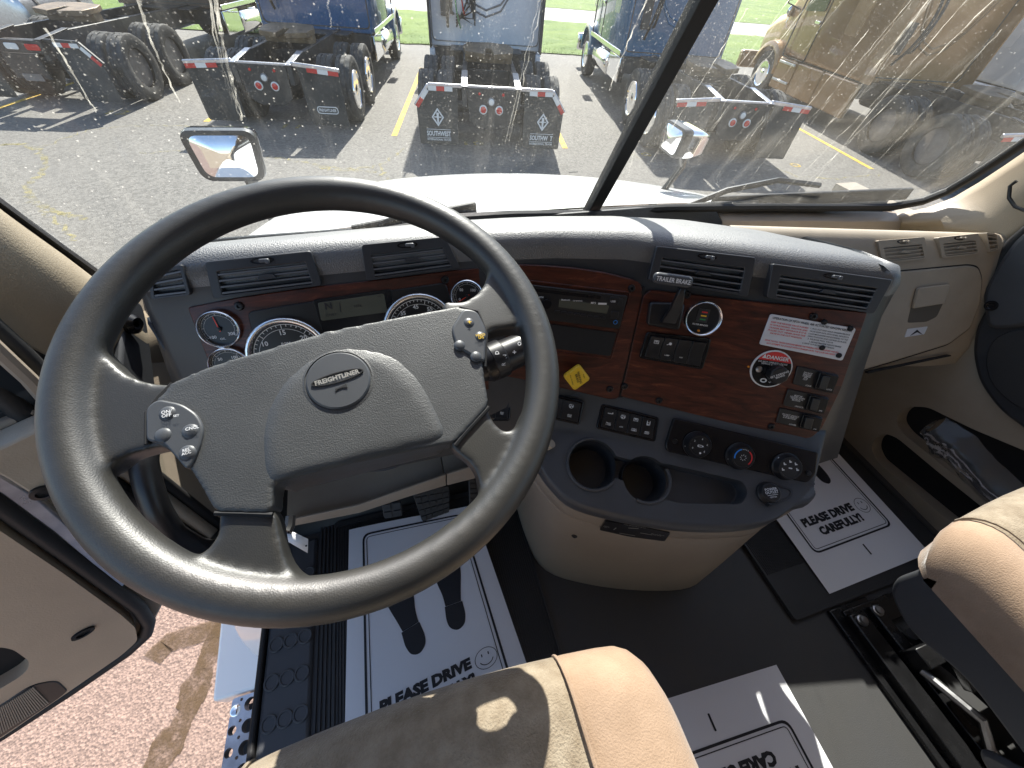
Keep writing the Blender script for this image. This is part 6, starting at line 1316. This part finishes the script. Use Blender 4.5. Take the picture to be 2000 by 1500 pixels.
paper('upside down white paper floor mat between the seats', [(.275, -.56, .002), (.645, -.57, .002), (.672, -.085, .002), (.285, -.062, .002)][1::-1] + [(.285, -.062, .002), (.672, -.085, .002)], wav=.003)

# ------------------------------------------------------------------ seats
def cushion(root, xl, xr, yf, yb, z0, zt, r, splits, skew=0., crown=.012):
    """upholstered cushion: a rounded block cut into panels at the given x seams"""
    xc, hw = (xl + xr) / 2, (xr - xl) / 2; E = [-1.0001, -1, -.985, -.95, -.9, -.84, -.76, -.6, -.4, -.2, 0, .2, .4, .6, .76, .84, .9, .95, .985, 1, 1.0001]
    e0 = 1 - r / hw
    def column(e):
        a = min(1, abs(e)); k = max(0, (a - e0) / (1 - e0)); ins = 1 - math.sqrt(max(0, 1 - k * k)); x = xc + hw * max(-1, min(1, e))
        yy = yf + skew * (x - xc) + .05 * r * 0 + .9 * r * ins + .02 * a * a; zz = zt - r * ins + crown * (1 - a * a); out = []
        if abs(e) > 1: return [V3((p.x, p.y, z0)) for p in column(1 if e > 0 else -1)]
        out.append(V3((x, yy + .015, z0))); out.append(V3((x, yy + .008, z0 + (zz - z0) * .35)))
        for t in range(7): q = math.pi / 2 * t / 6; rr = min(r, zz - z0 - .01); out.append(V3((x, yy + rr - rr * math.cos(q), zz - rr + rr * math.sin(q))).lerp(V3((x, yy + rr - rr * math.cos(q), zz - rr + rr * math.sin(q))), 0))
        for t in range(7): out.append(V3((x, lerp(yy + r, yb, t / 6 * .98 + .02), zz - .0 * t)))
        return out
    for v_ in [0]: pass
    s_all = sorted(set([q for q in E] + [(s - xc) / hw for s, _ in splits[1:]]))
    for i, (s, (nm, m)) in enumerate(splits):
        lo = -9 if i == 0 else (s - xc) / hw; hi = 9 if i == len(splits) - 1 else (splits[i + 1][0] - xc) / hw
        es = [e for e in s_all if lo - 1e-9 <= e <= hi + 1e-9]; b = B()
        cols_ = [column(e) for e in es]; 
        if i > 0: cols_[0] = [p + V3((0.0, 0, -.006 if 1 < k else 0)) for k, p in enumerate(cols_[0])]
        if i < len(splits) - 1: cols_[-1] = [p + V3((0, 0, -.006 if 1 < k else 0)) for k, p in enumerate(cols_[-1])]
        b.loft(cols_); b.build(nm, m, root, angle=80)
        if i > 0: b = B(); b.tube([p + V3((0, 0, .002)) for p in column(es[0])[1:]], .0022, 6); b.build('seam', m, root)
# y runs backwards from the front edge
def seat(name, xl, xr, yf, label, splits, skew=0):
    root = empty(name, ((xl + xr) / 2, yf - .25, .1), label, 'seat', 'cab seats'); return root
def cushion_b(root, xl, xr, yf, depth, z0, zt, r, splits, skew=0.): cushion(root, xl, xr, yf, yf + depth, z0, zt, r, splits, skew)
class Flip: pass
def seat_cushion(root, xl, xr, yf, depth, z0, zt, r, splits, skew=0., crown=.012):
    n0 = set(root.children); cushion(root, xl, xr, 0, depth, z0, zt, r, splits, skew, crown)
    for o in root.children:
        if o in n0: continue
        for v in o.data.vertices: v.co.y = yf - v.co.y
        o.data.flip_normals()
ds = seat('driver_seat', -.34, .222, .042, 'driver seat cushion in worn grey tan suede with a rosy tan bolster', None)
seat_cushion(ds, -.335, .228, .047, .62, .35, .495, .055, [(-.335, ('bolster', 'suede_b')), (-.245, ('seat_centre', 'suede_c')), (.104, ('bolster', 'suede_b'))], skew=.01)
b = B(); b.box((-.055, -.28, .30), (.5, .54, .10)); b.build('seat_pan', 'black', ds, bevel=.02)
b = B(); b.box((-.055, -.3, .13), (.40, .44, .25)); b.build('pedestal', 'metald', ds, bevel=.02)
b = B(); P = [V3((.106, .047 - t, 0)) for t in (0,)]; 
ps = seat('passenger_seat', .68, 1.25, .03, 'passenger seat with sunlit suede cushion on a black suspension base', None)
seat_cushion(ps, .748, 1.28, .045, .66, .395, .497, .05, [(.748, ('bolster', 'suede_b')), (.83, ('seat_centre', 'suede_c')), (1.13, ('bolster', 'suede_b'))], skew=-.02)
# plastic side cover and suspension
b = B(); SPL = Plane((.785, 0, .335), n=(-1, 0, 0), u=(0, -1, 0))
b.prism(SPL, rnd([(.012, -.01), (.03, -.04), (.09, -.065), (.16, -.03), (.30, -.045), (.62, -.05), (.62, .08), (.012, .08)], .03, 6), -.012, .012); b.build('side_cover', 'console', ps, bevel=.008, seg=3)
b = B(); b.loft([[V3((.79, -.02, .40)), V3((.785, -.035, .36)), V3((.785, -.055, .31)), V3((.80, -.08, .285))], [V3((1.2, -.02, .40)), V3((1.2, -.035, .36)), V3((1.2, -.055, .31)), V3((1.2, -.08, .285))]]); b.build('front_cover', 'console', ps, solid=.012, bevel=.004)
b = B(); b.prism(SPL, rnd([(.24, -.10), (.36, -.13), (.44, -.06), (.41, .0), (.30, -.01)], .03, 6), .008, .022); b.build('hinge_cover', 'console', ps, bevel=.008)
for x in (.895, .96, 1.2):
    b = B(); b.prism(Plane((x, 0, 0), n=(1, 0, 0), u=(0, 1, 0)), [(-.05 if x < 1 else -.02, .004), (-.05 if x < 1 else -.02, .038), (-.8, .038), (-.8, .004)], 0, .030 if x != .895 else .045); b.build('floor_rail', 'metald', ps, bevel=.003)
b = B(); b.box((.935, -.42, .008), (.12, .78, .012)); b.box((1.09, -.065, .012), (.38, .05, .02)); b.box((1.09, -.78, .012), (.38, .05, .02)); b.build('base_plate', 'metald', ps, bevel=.002)
for x, y in ((.915, -.068), (.972, -.062), (.915, -.62), (.972, -.62)):
    b = B(); b.lathe(Plane((x, y, .038), n=(0, 0, 1), u=(1, 0, 0)), [(.012, 0), (.012, .004), (.009, .005), (.0085, .010), (1e-6, .011)], seg=12); b.build('bolt', 'steel', ps)
for (a, c) in (((1.005, -.12, .06), (1.005, -.60, .22)), ((1.03, -.12, .22), (1.03, -.60, .06)), ((1.12, -.12, .06), (1.12, -.60, .22)), ((1.14, -.12, .22), (1.14, -.60, .06))):
    b = B(); b.bar(a, c, .010, .045); b.build('scissor_arm', 'metald', ps, bevel=.002)
for (y, z) in ((-.12, .06), (-.36, .14), (-.60, .22), (-.12, .22), (-.6, .06)): b = B(); b.tube([(.99, y, z), (1.15, y, z)], .012, 10); b.build('cross_shaft', 'steel', ps)
b = B(); b.box((1.0, -.16, .055), (.10, .04, .05)); b.box((1.06, -.20, .10), (.16, .06, .02), Matrix.Rotation(R(20), 3, 'X')); b.build('bracket', 'metald', ps, bevel=.003)
b = B(); b.lathe(Plane((1.1, -.42, .02), n=(0, 0, 1), u=(1, 0, 0)), [(.07, 0), (.085, .03), (.07, .05), (.085, .07), (.07, .10), (.085, .13), (.06, .16)], seg=24); b.build('air_spring', 'rubber', ps)
b = B(); b.tube([(.955, -.18, .05), (.965, -.27, .085), (.96, -.31, .06), (.97, -.38, .05)], .009, 8); b.build('release_lever', 'steel', ps)
b = B(); b.tube([(1.0, -.10, .02), (1.05, -.25, .05), (1.09, -.40, .03), (1.06, -.6, .05)], .008, 8); b.build('air_hose', 'hose', ps)
# plastic bag in the door pocket
root = empty('plastic_bag', XR.p(*XR.uv(1900, 900), 0), 'crumpled clear plastic bag stuffed in the passenger door pocket', 'bag')
from mathutils import noise
b = B(); rows = []
corn = [(1806, 838), (1850, 816), (1905, 850), (2060, 985), (2060, 1110), (1960, 985), (1815, 900)]
def bagp(s, t):
    top = [(1826, 822), (1850, 816), (1905, 850), (1955, 905), (2080, 1010)]; bot = [(1806, 850), (1818, 884), (1850, 905), (1920, 975), (2020, 1070)]
    k = s * 4; i = min(3, int(k)); f = k - i; a = V3((*top[i], 0)).lerp(V3((*top[i + 1], 0)), f); c = V3((*bot[i], 0)).lerp(V3((*bot[i + 1], 0)), f); q = a.lerp(c, t)
    nn = noise.noise(V3((s * 5, t * 4, 1))) + abs(noise.noise(V3((s * 9 + t * 5, t * 3, 7)))) * .9
    return XR.p(*XR.uv(q.x, q.y), .002 + .03 * math.sin(math.pi * min(1, max(0, t))) + .009 * nn)
for j in range(23): rows.append([bagp(i / 36, j / 22) for i in range(37)])
b.loft(rows); b.build('film', 'bag', root, angle=25);
